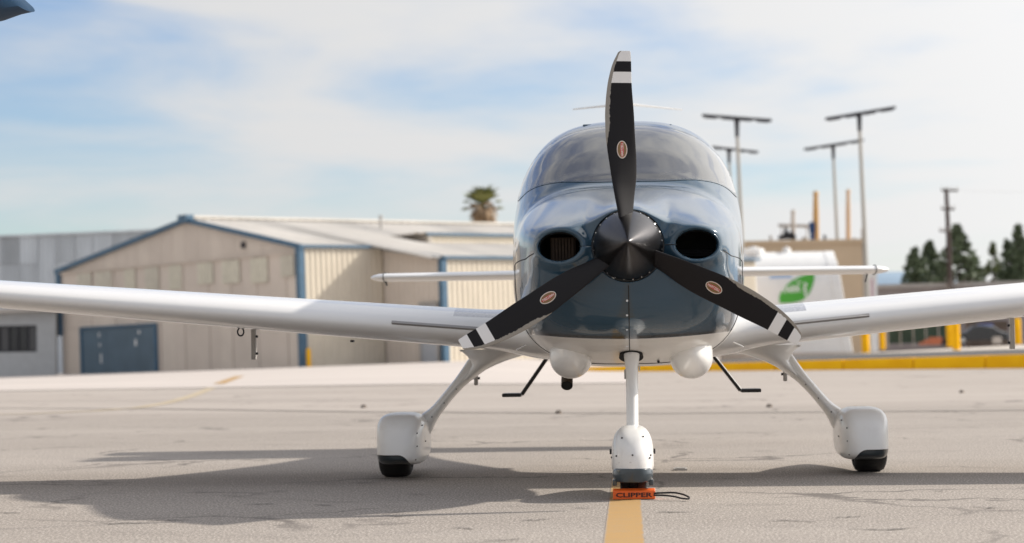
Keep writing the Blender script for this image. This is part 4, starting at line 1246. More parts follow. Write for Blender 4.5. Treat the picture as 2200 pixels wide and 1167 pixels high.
BT = [(480, 1335, 1362), (455, 1331, 1364.5), (423, 1325, 1367), (388, 1319, 1371), (354, 1314, 1372), (320, 1309, 1370.6), (286, 1305.5, 1368.5), (251, 1304.5, 1367), (217, 1306, 1364.5), (183, 1309.6, 1362),
      (148.5, 1317, 1361), (131, 1323, 1360.7), (118, 1329.5, 1360), (110.5, 1333.5, 1359.5), (108.5, 1337, 1358)]
SC = 424.0
br = [(527 - y) / SC for y, _, _ in BT]
bl = pchip(br, [(l - 1353 + .0143 * (527 - y)) / SC for y, l, r_ in BT]); brr = pchip(br, [(r_ - 1353 + .0143 * (527 - y)) / SC for y, l, r_ in BT])
RT = br[-1]
def beta(r): return R(np.interp(r, [.1, .2, .35, .5, .74, 1.0], [50, 43, 28, 20, 14, 10.5]))
def thick(r): return np.interp(r, [.1, .17, .3, .5, .8, 1.0], [.042, .036, .020, .013, .008, .004])
def bsurf(c, s, r, side):
    """side -1 front (towards the camera), +1 back"""
    f = max(0.0, 1 - (2 * s - .85) ** 2 / (1.15 ** 2 if s > .425 else .85 ** 2)) ** .55
    mid = (c + .006) * math.tan(beta(r))
    return mid + side * thick(r) * f * (.62 if side < 0 else .38)
rs = np.concatenate([np.linspace(br[0], .3, 10), np.linspace(.3, .9, 30)[1:], np.linspace(.9, RT, 14)[1:]])
ns = 22
V = []; UV = []
for r in rs:
    l, rt = float(bl(r)), float(brr(r))
    ss = [.5 - .5 * math.cos(math.pi * i / ns) for i in range(ns + 1)]
    for s in ss:
        c = l + (rt - l) * s; V.append((c, bsurf(c, s, r, -1), r)); UV.append((s, r))
    for s in ss[::-1][1:-1]:
        c = l + (rt - l) * s; V.append((c, bsurf(c, s, r, 1), r)); UV.append((s, r))
m_ = 2 * ns; F = []
for k in range(len(rs) - 1):
    for i in range(m_): F.append((k * m_ + i, k * m_ + (i + 1) % m_, (k + 1) * m_ + (i + 1) % m_, (k + 1) * m_ + i))
F.append(tuple((len(rs) - 1) * m_ + i for i in range(m_)))
BV, BF, BUV = np.array(V), F, UV
# maker's oval on each blade: cream rim, red and olive field, white letters
ov, of_, om = [], [], []
c0, r0 = -.0215, .4835
def on_blade(c, r, lift):
    l, rt = float(bl(r)), float(brr(r)); s = (c - l) / (rt - l); return (c, bsurf(c, s, r, -1) - lift, r)
def oval(a, b_, lift, mat, rot=0.0):
    n0 = len(ov); n = 40; ov.append(on_blade(c0, r0, lift))
    for i in range(n):
        t = 2 * math.pi * i / n; ov.append(on_blade(c0 + a * math.cos(t), r0 + b_ * math.sin(t), lift))
    for i in range(n): of_.append((n0, n0 + 1 + i, n0 + 1 + (i + 1) % n)); om.append(mat)
oval(.0265, .0450, .0012, 0); oval(.0225, .0410, .0019, 1)
# olive crescents above and below the letters
for sd in (-1, 1):
    n0 = len(ov); n = 16
    for i in range(n + 1):
        t = math.pi * i / n - math.pi / 2
        ov.append(on_blade(c0 + sd * .0215 * math.cos(t) * .98, r0 + .040 * math.sin(t), .0024)); ov.append(on_blade(c0 + sd * (.0075 + .003 * math.cos(t)) * math.cos(t), r0 + .039 * math.sin(t) + sd * .0, .0024))
    for i in range(n): of_.append((n0 + 2 * i, n0 + 2 * i + 2, n0 + 2 * i + 3, n0 + 2 * i + 1)); om.append(2)
tv, tf = text_mesh('HARTZELL', .068, .0125)
n0 = len(ov)
for x, y in tv: ov.append(on_blade(c0 - y, r0 + x, .0030))
for f in tf: of_.append(tuple(i + n0 for i in f)); om.append(0)
OV = np.array(ov)
decal = [pm('decal_cream', (.72, .68, .60), .5), pm('decal_red', (.50, .03, .035), .45), pm('decal_olive', (.20, .14, .05), .45)]
for k, lab in enumerate(('upright propeller blade', 'propeller blade pointing down left with chipped edge', 'propeller blade pointing down right with chipped edge')):
    q = 2 * math.pi * k / 3; ca, sa = math.cos(q), math.sin(q)
    def rot(A): return np.stack([A[:, 0] * ca - A[:, 2] * sa, A[:, 1] + PY, A[:, 0] * sa + A[:, 2] * ca + ZS], 1)
    bo = mk('propeller_blade', rot(BV), BF, M['blade'], air, smooth=60, uv=BUV, label=lab); fix_normals(bo)
    mk('maker_badge', rot(OV), of_, decal, bo, mi=om)

# cabin: glareshield, seats with headrests, rear bulkhead
b = B()
V = []
for u, z in ((1.34, 1.64), (1.55, 1.66), (1.72, 1.64), (1.74, 1.50)):
    for x in np.linspace(-.56, .56, 13): V.append((x, PY + u + .12 * abs(x), z - .10 * x * x))
b.add(V, [(k * 13 + i, k * 13 + i + 1, (k + 1) * 13 + i + 1, (k + 1) * 13 + i) for k in range(3) for i in range(12)])
b.obj('glareshield', M['seat'], air, smooth=40)
for s in (-1, 1):
    x = s * .32; e_ = B()
    e_.rings([[np.array([x + w * math.cos(a) * (1 if abs(math.cos(a)) < .9 else .97), PY + 2.62 + dy + .07 * math.sin(a), z]) for a in np.linspace(0, 2 * math.pi, 25)[:-1]] for z, w, dy in ((1.0, .2, -.1), (1.2, .24, -.06), (1.45, .23, 0), (1.62, .18, .05), (1.66, .12, .06))])
    st = e_.obj('seat', M['seat'], air, smooth=50)
    b = B(); b.rings([[np.array([x + w * math.cos(a), PY + 2.7 + .05 * math.sin(a), z]) for a in np.linspace(0, 2 * math.pi, 25)[:-1]] for z, w in ((1.68, .09), (1.71, .13), (1.8, .135), (1.86, .11), (1.88, .06))])
    for dx in (-.05, .05): b.tube([(x + dx, PY + 2.68, 1.6), (x + dx, PY + 2.7, 1.7)], .008, 6)
    b.obj('headrest', M['seat'], st, smooth=50)
b = B(); b.add([SU(3.9, a) * [.97, 1, 1] for a in np.linspace(0, 2 * math.pi, 41)[:-1]], [tuple(range(40))]); b.obj('rear_bulkhead', M['liner'], air)
b = B(); b.box((0, PY + 2.6, .93), (1.1, 2.6, .03)); b.obj('cabin_floor', M['seat'], air)

# roof fittings, fin, whiskers
for px in (1263, 1433):
    q = P(px, 268, PY + 2.3); b = B(); b.box(q + [0, 0, -.014], (.062, .12, .022)); bevel(b.obj('roof_antenna', M['fuspaint'], air), .008)

def foil(xs_, chord, le, mid, tfac, axis, mat, name, parent, n=22, camber=.018, capround=True):
    """lofted aerofoil; stations along axis 'x' or 'z'"""
    rings_ = []
    for k, s in enumerate(xs_):
        c, l, m0, t = chord(s), le(s), mid(s), tfac(s)
        ring = []
        xx = [.5 - .5 * math.cos(math.pi * i / n) for i in range(n + 1)]
        yt = lambda x: 5 * (.2969 * math.sqrt(x) - .126 * x - .3516 * x * x + .2843 * x ** 3 - .1036 * x ** 4)
        up = [(x, camber * math.sin(math.pi * x) * c * (1 if axis == 'x' else 0) + yt(x) * t) for x in xx]
        dn = [(x, camber * math.sin(math.pi * x) * c * (1 if axis == 'x' else 0) - yt(x) * t) for x in xx[::-1][1:-1]]
        for x, y in up + dn:
            ring.append(np.array([s, l + x * c, m0 + y]) if axis == 'x' else np.array([m0 + y, l + x * c, s]))
        rings_.append(ring)
    b = B(); b.rings(rings_)
    return b.obj(name, mat, parent, smooth=35)

# wing paint: white, with a grey grip patch by the root on the upper surface
def wing_paint():
    m = pm('white_wing_paint', (.78, .77, .75), .26, coat=.7)
    q = NT(m); v, x, y, z = q.obj()
    ax_ = q.math('ABSOLUTE', x)
    g = q.noise(5, 4, q.scaled(v, (.3, 1, 1)), .6)
    wh = q.mix(q.ramp(g, .4, .75, 0, .25), (.80, .79, .775), (.70, .68, .65))
    up = q.ramp(q.math('SUBTRACT', z, q.math('MULTIPLY_ADD', ax_, .0888, .889)), -.001, .001)
    pat = q.math('MULTIPLY', q.math('MULTIPLY', q.ramp(ax_, 1.045, 1.04), q.ramp(ax_, .76, .765)), q.math('MULTIPLY', q.ramp(y, 1.865, 1.87), q.ramp(y, 2.6, 2.59)))
    sp = q.noise(70, 3, v)
    q.put(q.mix(q.math('MULTIPLY', pat, up), wh, q.mix(q.ramp(sp, .35, .65), (.33, .33, .34), (.47, .47, .48))), q.p.inputs['Base Color'])
    return m
M['wingpaint'] = wing_paint()
M['strip'] = pm('shade_toned_strip', (.30, .285, .275), .5)  # white strip toned grey: the shade of its underside is in the colour
def w_t(x): x = abs(x); return (.238 - .0229 * (x - .857) + .07 * math.exp(-((x - .50) / .2) ** 2)) * (1 if x < 5.6 else math.sqrt(max(.02, 1 - ((x - 5.6) / .27) ** 2)))
def w_c(x): x = abs(x); return (1.50 - .143 * (x - .857)) * (1 if x < 5.6 else .55 + .45 * math.sqrt(max(0, 1 - ((x - 5.6) / .27) ** 2))) + .25 * math.exp(-((x - .45) / .18) ** 2)
def w_l(x): x = abs(x); return 12.84 + .036 * (x - .857) - .12 * math.exp(-((x - .45) / .18) ** 2) + (0 if x < 5.6 else .25 * (1 - math.sqrt(max(0, 1 - ((x - 5.6) / .27) ** 2))))
def w_m(x): x = abs(x); return .882 + .0888 * (x - .857)
for s in (-1, 1):
    st = np.concatenate([np.linspace(.42, 1.3, 14), np.linspace(1.3, 5.6, 24)[1:], 5.6 + .268 * np.sin(np.linspace(0, math.pi / 2, 8))[1:]])
    wing = foil([s * x for x in st], w_c, w_l, w_m, w_t, 'x', M['wingpaint'], 'wing', air, n=34)
    # stall strip along the inboard leading edge
    V = []; F = []
    for k, x in enumerate(np.linspace(.80, 1.40, 12)):
        le, mm = w_l(x), w_m(x); h = .010 if 0 < k < 11 else .003
        V += [(s * x, le + .008, mm + .030), (s * x, le - h - .004, mm + .017), (s * x, le + .004, mm + .005)]
    for k in range(11):
        for i in range(3): F.append((3 * k + i, 3 * k + (i + 1) % 3, 3 * k + 3 + (i + 1) % 3, 3 * k + 3 + i))
    fix_normals(mk('stall_strip', V, F, M['strip'], wing))
    # control hinge brackets under the trailing edge, with two bolts each
    for xo, z_len, w_ in ((2.43, .22, .030), (.985, .10, .024)):
        yb = w_l(xo) + w_c(xo) * .92 if xo > 2 else 14.0; zt_ = w_m(xo) - (.02 if xo > 2 else .10)
        zt_ = w_m(xo) - .03 if xo > 2 else P(1020, 795, 14.0)[2]
        zb_ = P(545, 773, yb)[2] if xo > 2 else P(1020, 828, 14.0)[2]
        b = B(); b.box((s * xo, yb, (zt_ + zb_) / 2 + .02), (w_, .05, zt_ - zb_ + .04)); hb = bevel(b.obj('hinge_bracket', M['greymetal'], wing), .006)
        for zz in ((zb_ + .04, zb_ + .15) if xo > 2 else (zb_ + .045,)):
            b = B(); b.tube([(s * (xo - w_ / 2 - .014), yb - .01, zz), (s * (xo + w_ * .4), yb - .01, zz)], .008, 8); b.obj('bolt', M['lampblack'], hb)
    # tie-down ring
    c = P(517, 709, 13.25); c = np.array([s * abs(c[0]), c[1], c[2]])
    b = B(); an_ = np.linspace(0, 2 * math.pi, 25)
    dirx = np.array([1, 0, 0]) if s < 0 else np.array([.15, .98, 0])
    b.tube([c + dirx * (.019 * math.cos(a)) + np.array([0, 0, -.012 + .024 * math.sin(a)]) for a in an_], .0048, 8)
    b.tube([c + [0, 0, .012], c + [0, 0, .05]], .007, 8); b.box(c + [0, 0, .017], (.045, .03, .008)); b.obj('tie_down_ring', M['lampblack'], wing, smooth=50)
    # fuselage fairing rod and small probe
    q = P(1576, 736, 12.75); q1 = P(1597, 745, 12.7)
    b = B(); b.tube([(s * q[0], q[1], q[2]), (s * q1[0], q1[1], q1[2])], .0045, 6); b.obj('vent_rod', M['white'], wing)
b = B(); q = P(757, 735, 13.9); b.box(q + [0, 0, .006], (.022, .05, .014)); bevel(b.obj('wing_drain', M['lampblack'], air), .004)

# tailplane, fin, whiskers
TYL = 17.45
tzc = P(1353, 585, TYL)[2]
for s in (-1, 1):
    xm = 2.105
    st = np.concatenate([np.linspace(.02, 1.98, 12), 1.98 + (xm - 1.98) * np.sin(np.linspace(0, math.pi / 2, 7))[1:]])
    def tt_(x): x = abs(x); return (.082 - .008 * x) * (1 if x < 1.98 else math.sqrt(max(.03, 1 - ((x - 1.98) / .128) ** 2)))
    def tc_(x): x = abs(x); return .92 - .16 * x if x < 1.98 else (.60) * (.5 + .5 * math.sqrt(max(0, 1 - ((x - 1.98) / .128) ** 2)))
    def tl_(x): x = abs(x); return TYL + .09 * x + (0 if x < 1.98 else .2 * (1 - math.sqrt(max(0, 1 - ((x - 1.98) / .128) ** 2))))
    tp = foil([s * x for x in st], tc_, tl_, lambda x: tzc, tt_, 'x', M['white'], 'tailplane', air, n=16, camber=0)
    b = B(); xj = 1.985; rr = [np.array([s * xj, tl_(xj) + x * .6, tzc + y]) for x, y in ((.5, .036), (.25, .0385), (.08, .030), (.02, .018), (-.008, 0), (.02, -.018), (.08, -.030), (.25, -.0385), (.5, -.036))]
    b.tube(rr, .003, 5); b.obj('tip_seam', M['seam'], tp)
    b = B(); q = P(1864 if s > 0 else 826, 593 if s > 0 else 601, 17.9); b.tube([q + [0, 0, .02], q + [-.02 * s, 0, -.05]], .006, 6); b.obj('static_wick', M['lampblack'], tp)
fin = foil(np.linspace(1.45, 2.78, 12), lambda z: 1.25 - .42 * (z - 1.45), lambda z: 17.05 + .45 * (z - 1.45), lambda z: 0.0, lambda z: .10 - .02 * (z - 1.45), 'z', M['white'], 'fin', air, n=16)
b = B(); ap = np.array([0.0, 18.2, P(1353, 223, 18.2)[2]])
for q in (P(1231, 235, 18.35), P(1466, 236, 18.35)): b.tube([ap, q], [.012, .006], 6)
b.tube([ap - [0, 0, .12], ap], .02, 8); b.obj('whisker_antenna', M['white'], fin)

# belly bulges and exhaust, nose gear well, drain
for s, px in ((-1, 1226), (1, 1486)):
    x0 = P(px, 770, 12.0)[0]; zc_ = P(px, 768, 12.0)[2]
    rr = []
    for y, k, dz in ((11.76, .02, .012), (11.765, .18, .011), (11.785, .38, .01), (11.83, .64, .008), (11.89, .84, .004), (11.97, .97, 0), (12.06, 1.0, 0), (12.35, .98, .01), (12.7, .8, .03), (13.1, .4, .06), (13.25, .1, .08)):
        rr.append([np.array([x0 + .118 * k * math.cos(a), y, zc_ + dz + .118 * k * (math.sin(a) if math.sin(a) < 0 else 2.0 * math.sin(a))]) for a in np.linspace(0, 2 * math.pi, 41)[:-1]])
    b = B(); b.rings(rr); b.obj('belly_fairing', M['white'], air, smooth=60)
q = P(1218, 812, 12.45); b = B(); b.tube([q + [0, .10, .06], q + [0, .02, -.008], q + [0, -.025, -.045]], [.03, .033, .033], 20, caps=(True, False)); ex = b.obj('exhaust_pipe', M['exhaust'], air, smooth=50)
b = B(); b.tube([q + [0, -.01, -.033], q + [0, -.024, -.0440]], [.028, .028], 20); b.obj('pipe_bore', M['hole'], ex)
q = P(1356, 766, 11.78); b = B(); b.rings([[q + np.array([.066 * k * math.cos(a), dy + .1 * k * math.sin(a), .03 * k * math.sin(a) * -1 + dz]) for a in np.linspace(0, 2 * math.pi, 33)[:-1]] for k, dy, dz in ((1.0, 0, -.004), (.99, 0, .0), (.9, 0, .02))], caps=(True, True)); b.obj('gear_well', M['hole'], air)
b = B(); q = P(1413, 771, 12.1)
for dx, dz in ((0, 0), (.018, .004), (-.016, -.003), (.004, -.016), (.008, .018)): b.tube([q + [dx, -.02, dz], q + [dx, .03, dz]], .0075, 8)
b.obj('drain_fittings', M['darkmetal'], air, kind='stuff')

# entry steps behind the wing
for pts in (((1172, 774), (1121, 848), (1080, 849.5)), ((1536, 769), (1591, 839), (1634, 838.5))):
    a, c, d = [P(x, y, 14.35) for x, y in pts]; b = B()
    a = a + (a - c) * .25
    b.tube([a, c], .0135, 10); stp = b.obj('entry_step', M['black'], air, smooth=50)
    b = B(); b.box((c + d) / 2, (abs(d[0] - c[0]), .17, .024)); bevel(b.obj('tread', M['black'], stp), .006)

# main gear: cuff and leg (one flattened, tapering tube), wheel pant, tyre
def pant_paint():
    m = pm('white_pant_paint', (.80, .79, .77), .3, coat=.5)
    q = NT(m); v, x, y, z = q.obj()
    # dark lower shell on the outboard side, under an arch
    ax_ = q.math('ABSOLUTE', x)
    tin = q.math('DIVIDE', q.math('SUBTRACT', ax_, 1.325), .075)
    tin = q.math('MINIMUM', q.math('MAXIMUM', tin, 0.0), 1.0)
    archz = q.math('MULTIPLY', q.math('SQRT', q.math('SUBTRACT', 1.0, q.math('POWER', q.math('SUBTRACT', 1.0, tin), 2.0))), .092)
    archz = q.math('ADD', archz, .062)
    e = q.math('MULTIPLY', q.ramp(q.math('SUBTRACT', archz, z), -.001, .001), q.ramp(ax_, 1.324, 1.326))
    lip = q.math('MULTIPLY', q.ramp(q.math('SUBTRACT', z, archz), -.008, -.006), e)
    g = q.noise(9, 5, v, .65)
    wh = q.mix(q.ramp(g, .5, .8, 0, .3), (.83, .82, .80), (.64, .60, .56))
    c = q.mix(e, wh, (.014, .024, .030))
    q.put(q.mix(lip, c, (.004, .004, .005)), q.p.inputs['Base Color'])
    return m
M['pantpaint'] = pant_paint()
from mathutils.bvhtree import BVHTree
def hit(o, px, py, mirror=1):
    """where the ray through a pixel (mirrored left-right when asked) meets an object's own surface"""
    bv = BVHTree.FromPolygons([v.co[:] for v in o.data.vertices], [tuple(p.vertices) for p in o.data.polygons])
    d = P(px, py, 13.0) - np.array([0, 0, CAMH]); d[0] = abs(d[0]) * mirror if mirror else d[0]
    og = np.array([0, 0, CAMH]) - ORIGIN[o.name]
    h = bv.ray_cast(Vector(og), Vector(d).normalized())
    return None if h[0] is None else np.array(h[0]) + ORIGIN[o.name]
def sup(cx, cy, cz, hw, hh, n, N=48, skew=None):
    out = []
    for a in np.linspace(0, 2 * math.pi, N + 1)[:-1]:
        c, s = math.cos(a), math.sin(a); m_ = n if (s > 0 or skew is None) else n + skew
        k = (abs(c) ** m_ + abs(s) ** m_) ** (-1 / m_)
        out.append(np.array([cx + hw * k * c, cy, cz + hh * k * s]))
    return out
GY = 13.62
gx = (P(855, 1022, GY)[0], P(1866, 1008, GY)[0]); GX = (abs(gx[0]) + abs(gx[1])) / 2
for s in (-1, 1):
    # pant
    def px_(x): return np.array([s * abs(P(x, 950, 13.4)[0])])
    xo, xi = abs(P(813, 945, 13.4)[0]), abs(P(917, 945, 13.4)[0]); xc, hw = (xo + xi) / 2, (xo - xi) / 2
    ztop, zbot = P(865, 885, 13.4)[2], P(865, 997, 13.4)[2]
    zc_, hh = (ztop + zbot) / 2, (ztop - zbot) / 2
    rr = []
    for y, k, n in ((13.10, .15, 2.6), (13.105, .42, 3.2), (13.125, .66, 4.0), (13.165, .84, 4.8), (13.23, .95, 5.2), (13.32, .99, 5.2), (13.45, 1.0, 5.0), (13.7, .98, 4.2), (14.0, .84, 3.2), (14.3, .55, 2.6), (14.52, .22, 2.2), (14.58, .05, 2)):
        rr.append(sup(s * xc, y, zbot + hh * k ** .5 * 1.0 if y < 13.3 else zbot + hh * (.55 + .45 * k), hw * k, hh * k, n * .72, skew=n * .5))
    rr = [[np.array([p[0], p[1], max(p[2], zbot)]) for p in r] for r in rr]
    b = B(); b.rings(rr)
    pant = b.obj('wheel_pant', M['pantpaint'], air, smooth=55)
    ss_ = pant.modifiers.new('smooth', 'SUBSURF'); ss_.levels = 1; ss_.render_levels = 1
    # tyre
    R0, W0 = .175, .098
    tyc = s * abs(P(854, 1000, GY)[0])
    prof_ = [(-W0 * .55, .09), (-W0, .12), (-W0 * 1.0, .135), (-W0 * .88, .160), (-W0 * .64, .173), (0, .175), (W0 * .64, .173), (W0 * .88, .160), (W0 * 1.0, .135), (W0, .12), (W0 * .55, .09)]
    b = B(); b.rings([[np.array([tyc + dx, GY - .06 + r * math.cos(a), .173 + r * math.sin(a)]) for a in np.linspace(0, 2 * math.pi, 49)[:-1]] for dx, r in prof_])
    tyre = b.obj('tyre', M['rubber'], air, smooth=40)
    # leg
    path = [(1040, 768, .07), (1022, 786, .060), (1006, 803, .048), (985, 826, .037), (962, 853, .034), (940, 880, .037), (924, 898, .050), (908, 916, .070), (892, 934, .075), (876, 950, .07)]
    cl_ = []; rw = []
    for x, y, w_ in path:
        p = P(x, y, 13.72); cl_.append(np.array([s * abs(p[0]), 13.72, p[2]])); rw.append(w_)
    # smooth resample
    tk = np.arange(len(path)); ts = np.linspace(0, len(path) - 1, 44)
    fx = pchip(tk, [abs(c[0]) for c in cl_]); fz = pchip(tk, [c[2] for c in cl_]); fr_ = pchip(tk, rw)
    pts = np.array([[fx(t), fz(t)] for t in ts]); rings_ = []
    for k in range(len(ts)):
        tn = pts[min(k + 1, len(ts) - 1)] - pts[max(k - 1, 0)]; tn /= np.linalg.norm(tn); nr = np.array([-tn[1], tn[0]])
        w_ = float(fr_(ts[k])); ch = .10 + .2 * w_
        ring = []
        for a in np.linspace(0, 2 * math.pi, 29)[:-1]:
            lat = w_ * math.cos(a); fa = ch * math.sin(a)
            if fa > 0: lat *= max(.1, 1 - (fa / ch) ** 2 * .6)
            q = pts[k] + nr * lat
            ring.append(np.array([s * q[0], 13.68 + fa * (1.25 if fa > 0 else .9), q[1]]))
        rings_.append(ring)
    b = B(); b.rings(rings_); leg = b.obj('gear_leg', M['white'], air, smooth=60)
    # flared cuff between leg and wing
    rg_ = []
    for yp, xl, xr, ch in ((750, 985, 1175, .36), (757, 995, 1150, .33), (765, 1004, 1122, .30), (775, 1010, 1090, .26), (785, 1011, 1064, .22), (795, 1006, 1044, .18), (806, 998, 1028, .15), (816, 988, 1016, .12)):
        q0_, q1_ = abs(P(xl, yp, 13.68)[0]), abs(P(xr, yp, 13.68)[0]); zz = P((xl + xr) / 2, yp, 13.68)[2]
        rg_.append([np.array([s * ((q0_ + q1_) / 2 + (q0_ - q1_) / 2 * math.cos(a)), 13.68 + ch * math.sin(a) * (1.3 if math.sin(a) > 0 else .8), zz]) for a in np.linspace(0, 2 * math.pi, 33)[:-1]])
    b = B(); b.rings(rg_); b.obj('leg_cuff', M['white'], leg, smooth=60)
    # gear cuff plate under the wing
    q0 = P(985, 757, 13.6); b = B(); b.box((s * abs(P(1030, 758, 13.7)[0]), 13.72, P(1030, 757, 13.7)[2]), (.22, .34, .008), (np.array([1, 0, .0888 * s]), EY, np.array([-.0888 * s, 0, 1]))); bevel(b.obj('cuff_plate', M['white'], leg), .003)
    # screws on leg and pant, joined: too small to tell apart
    b = B()
    for x, y in ((1006, 808), (980, 836), (954, 866), (928, 896), (907, 914), (896, 931), (896, 959), (893, 988), (914, 948)):
        q = hit(leg, x, y, s); q2 = hit(pant, x, y, s)
        if q is None or (q2 is not None and q2[1] < q[1]): q = q2
        if q is None: continue
        b.tube([q - [0, .002, 0], q + [0, .02, 0]], .0042, 8)
    b.obj('gear_screws', M['darkmetal'], leg, kind='stuff')

# nose gear
NY = 11.5
top_, bot_ = P(1357, 752, 11.74), P(1359, 925, 11.52)
def lerp(t): return top_ * (1 - t) + bot_ * t
b = B(); b.tube([lerp(-.12), lerp(0), lerp(.1), lerp(.22), lerp(.35), lerp(1.0), lerp(1.1)], [.044, .043, .041, .034, .0325, .031, .031], 28); strut = b.obj('nose_strut', M['white'], air, smooth=60)
b = B(); b.tube([lerp(.25) + [-.036, 0, 0], lerp(.36) + [-.036, 0, 0]], .005, 8); b.obj('strut_clip', M['greymetal'], strut)
b = B(); b.box(lerp(.21) + [.04, -.01, -.01], (.008, .012, .025)); b.obj('strut_tab', M['greymetal'], strut)
b = B(); b.rings([[lerp(.97) + np.array([.034 * k * math.cos(a), .034 * k * math.sin(a) - .004, dz]) for a in np.linspace(0, 2 * math.pi, 25)[:-1]] for k, dz in ((1.0, -.004), (1.02, .006), (.95, .008))]); b.obj('strut_collar', M['lampblack'], strut)
nx0, nx1 = P(1313, 980, 11.45)[0], P(1405, 980, 11.45)[0]; ncx, nhw = (nx0 + nx1) / 2, (nx1 - nx0) / 2
nzt, nzb = P(1358, 912, 11.5)[2], P(1358, 1017, 11.35)[2]
rr = []
for y, k, zt_, n in ((11.225, .10, .215, 2.0), (11.23, .32, .235, 2.1), (11.25, .60, .275, 2.5), (11.29, .83, .318, 2.8), (11.35, .95, .352, 3.0), (11.43, .99, nzt - .006, 3.0), (11.53, 1.0, nzt, 2.9), (11.7, .95, nzt - .01, 2.7), (11.9, .72, nzt - .05, 2.3), (12.1, .4, nzt - .1, 2.1), (12.22, .06, nzt - .14, 2.0)):
    hh = zt_ - nzb; ring = []
    for a in np.linspace(0, 2 * math.pi, 49)[:-1]:
        c, s_ = math.cos(a), math.sin(a)
        if s_ >= 0:
            kk = (abs(c) ** n + abs(s_) ** n) ** (-1 / n); ring.append(np.array([ncx + nhw * k * kk * c * (1 - .0 * s_), y, nzb + .06 * k + (hh - .06 * k) * kk * s_]))
        else:
            kk = (abs(c) ** 6 + abs(s_) ** 6) ** (-1 / 6); ring.append(np.array([ncx + nhw * k * kk * c, y, nzb + .06 * k + .06 * k * kk * s_]))
    rr.append(ring)
def nose_pant_paint():
    m = pm('scuffed_white_paint', (.78, .77, .75), .3, coat=.5)
    q = NT(m); v, x, y, z = q.obj()
    sc = q.noise(38, 5, q.scaled(v, (1, 1, 2)), .8); lo = q.ramp(z, .26, .13)
    d = q.math('MULTIPLY', q.ramp(sc, .60, .68), lo)
    st = q.math('MULTIPLY', q.ramp(q.noise(12, 4, v), .5, .8), q.math('MULTIPLY', lo, .6))
    c = q.mix(st, (.79, .78, .765), (.55, .46, .36)); q.put(q.mix(d, c, (.22, .19, .16)), q.p.inputs['Base Color'])
    return m
b = B(); b.rings(rr); npant = b.obj('nose_wheel_pant', nose_pant_paint(), air, smooth=60)
ss_ = npant.modifiers.new('smooth', 'SUBSURF'); ss_.levels = 1; ss_.render_levels = 1
# dark lower shell with its two side tabs
zl = P(1358, 1039, 11.35)[2]
b = B(); rr = []
for y, k in ((11.222, .35), (11.235, .62), (11.27, .85), (11.33, .95), (11.5, .97), (11.75, .9), (11.95, .6)):
    rr.append([np.array([ncx + nhw * k * x, y, z]) for x, z in ((-1, nzb + .006), (-.96, nzb - .028), (-.85, nzb - .040), (.85, nzb - .040), (.96, nzb - .028), (1, nzb + .006), (.9, nzb + .03), (-.9, nzb + .03))])
b.rings(rr)
for sd in (-1, 1): b.box((ncx + sd * nhw * .84, 11.38, nzb - .045), (.022, .2, .03))
shell = b.obj('lower_shell', M['navy'], npant, smooth=35); bevel(shell, .004)
b = B()
for x, y, d in ((1336, 941, 11.27), (1382, 938, 11.27), (1324, 980, 11.28), (1398, 978, 11.28), (1359, 978, 11.22), (1396, 984, 11.27), (1314, 983, 11.40), (1404, 970, 11.40)):
    q = hit(npant, x, y, 0)
    if q is None: continue
    b.tube([q + [0, -.003, 0], q + [0, .02, 0]], .0048, 8)
for sd in (-1, 1): b.tube([(ncx + sd * (nhw - .01), 11.5, P(1358, 970, 11.5)[2]), (ncx + sd * (nhw + .008), 11.5, P(1358, 970, 11.5)[2])], .014, 10)
b.obj('pant_screws', M['darkmetal'], npant, kind='stuff')
R1, W1 = .175, .067
prof_ = [(-W1 * .6, .08), (-W1, .10), (-W1 * 1.02, .14), (-W1 * .9, .163), (-W1 * .65, .173), (-W1 * .36, .175), (-W1 * .34, .168), (-W1 * .28, .168), (-W1 * .26, .175), (W1 * .26, .175), (W1 * .28, .168), (W1 * .34, .168), (W1 * .36, .175), (W1 * .65, .173), (W1 * .9, .163), (W1 * 1.02, .14), (W1, .10), (W1 * .6, .08)]
b = B(); b.rings([[np.array([ncx + .002 + dx, NY + r * math.cos(a), .172 + r * math.sin(a)]) for a in np.linspace(0, 2 * math.pi, 49)[:-1]] for dx, r in prof_]); b.obj('nose_tyre', M['rubber'], air, smooth=35)

# ================================================================== orange wheel chock with its cord
chy = 11.22
cA, cB = G(1317, 1074), G(1408, 1073.5)
cw = cB[0] - cA[0]; cxm = (cA[0] + cB[0]) / 2; fy = (cA[1] + cB[1]) / 2
ctop = P(1362, 1049.5, fy + .02)[2]
chock = empty('wheel_chock', (cxm, fy + .06, 0), 'orange rubber wheel chock lettered CLIPPER in front of the nose wheel', 'chock')
b = B(); hx = cw / 2
prof_ = [(0.0, .002), (0.0, ctop * .80), (.018, ctop), (.05, ctop * .98), (.115, .012), (.115, .002)]
b.rings([[np.array([x, fy + d, z]) for d, z in prof_] for x in (cxm - hx, cxm - hx * .96, cxm + hx * .96, cxm + hx)])
bevel(b.obj('chock_body', M['orange'], chock), .004, 3)
tv, tf = text_mesh('CLIPPER', cw * .86, ctop * .42)
b = B(); b.add([(cxm + x, fy - .0018, ctop * .43 + y) for x, y in tv], tf); lt = b.obj('lettering', M['ink'], chock)
cord = [P(x, y, d) for x, y, d in ((1405, 1060, 11.28), (1425, 1059, 11.27), (1445, 1058.5, 11.26), (1462, 1061, 11.22), (1476, 1066, 11.17), (1481, 1069.5, 11.12), (1478, 1072, 11.10), (1466, 1071, 11.10), (1448, 1067, 11.14), (1428, 1064.5, 11.2), (1405, 1064, 11.24))]
cord = [np.array([c[0], c[1], max(c[2], .006)]) for c in cord]
tk = np.arange(len(cord)); fcs = [pchip(tk, [c[i] for c in cord]) for i in range(3)]
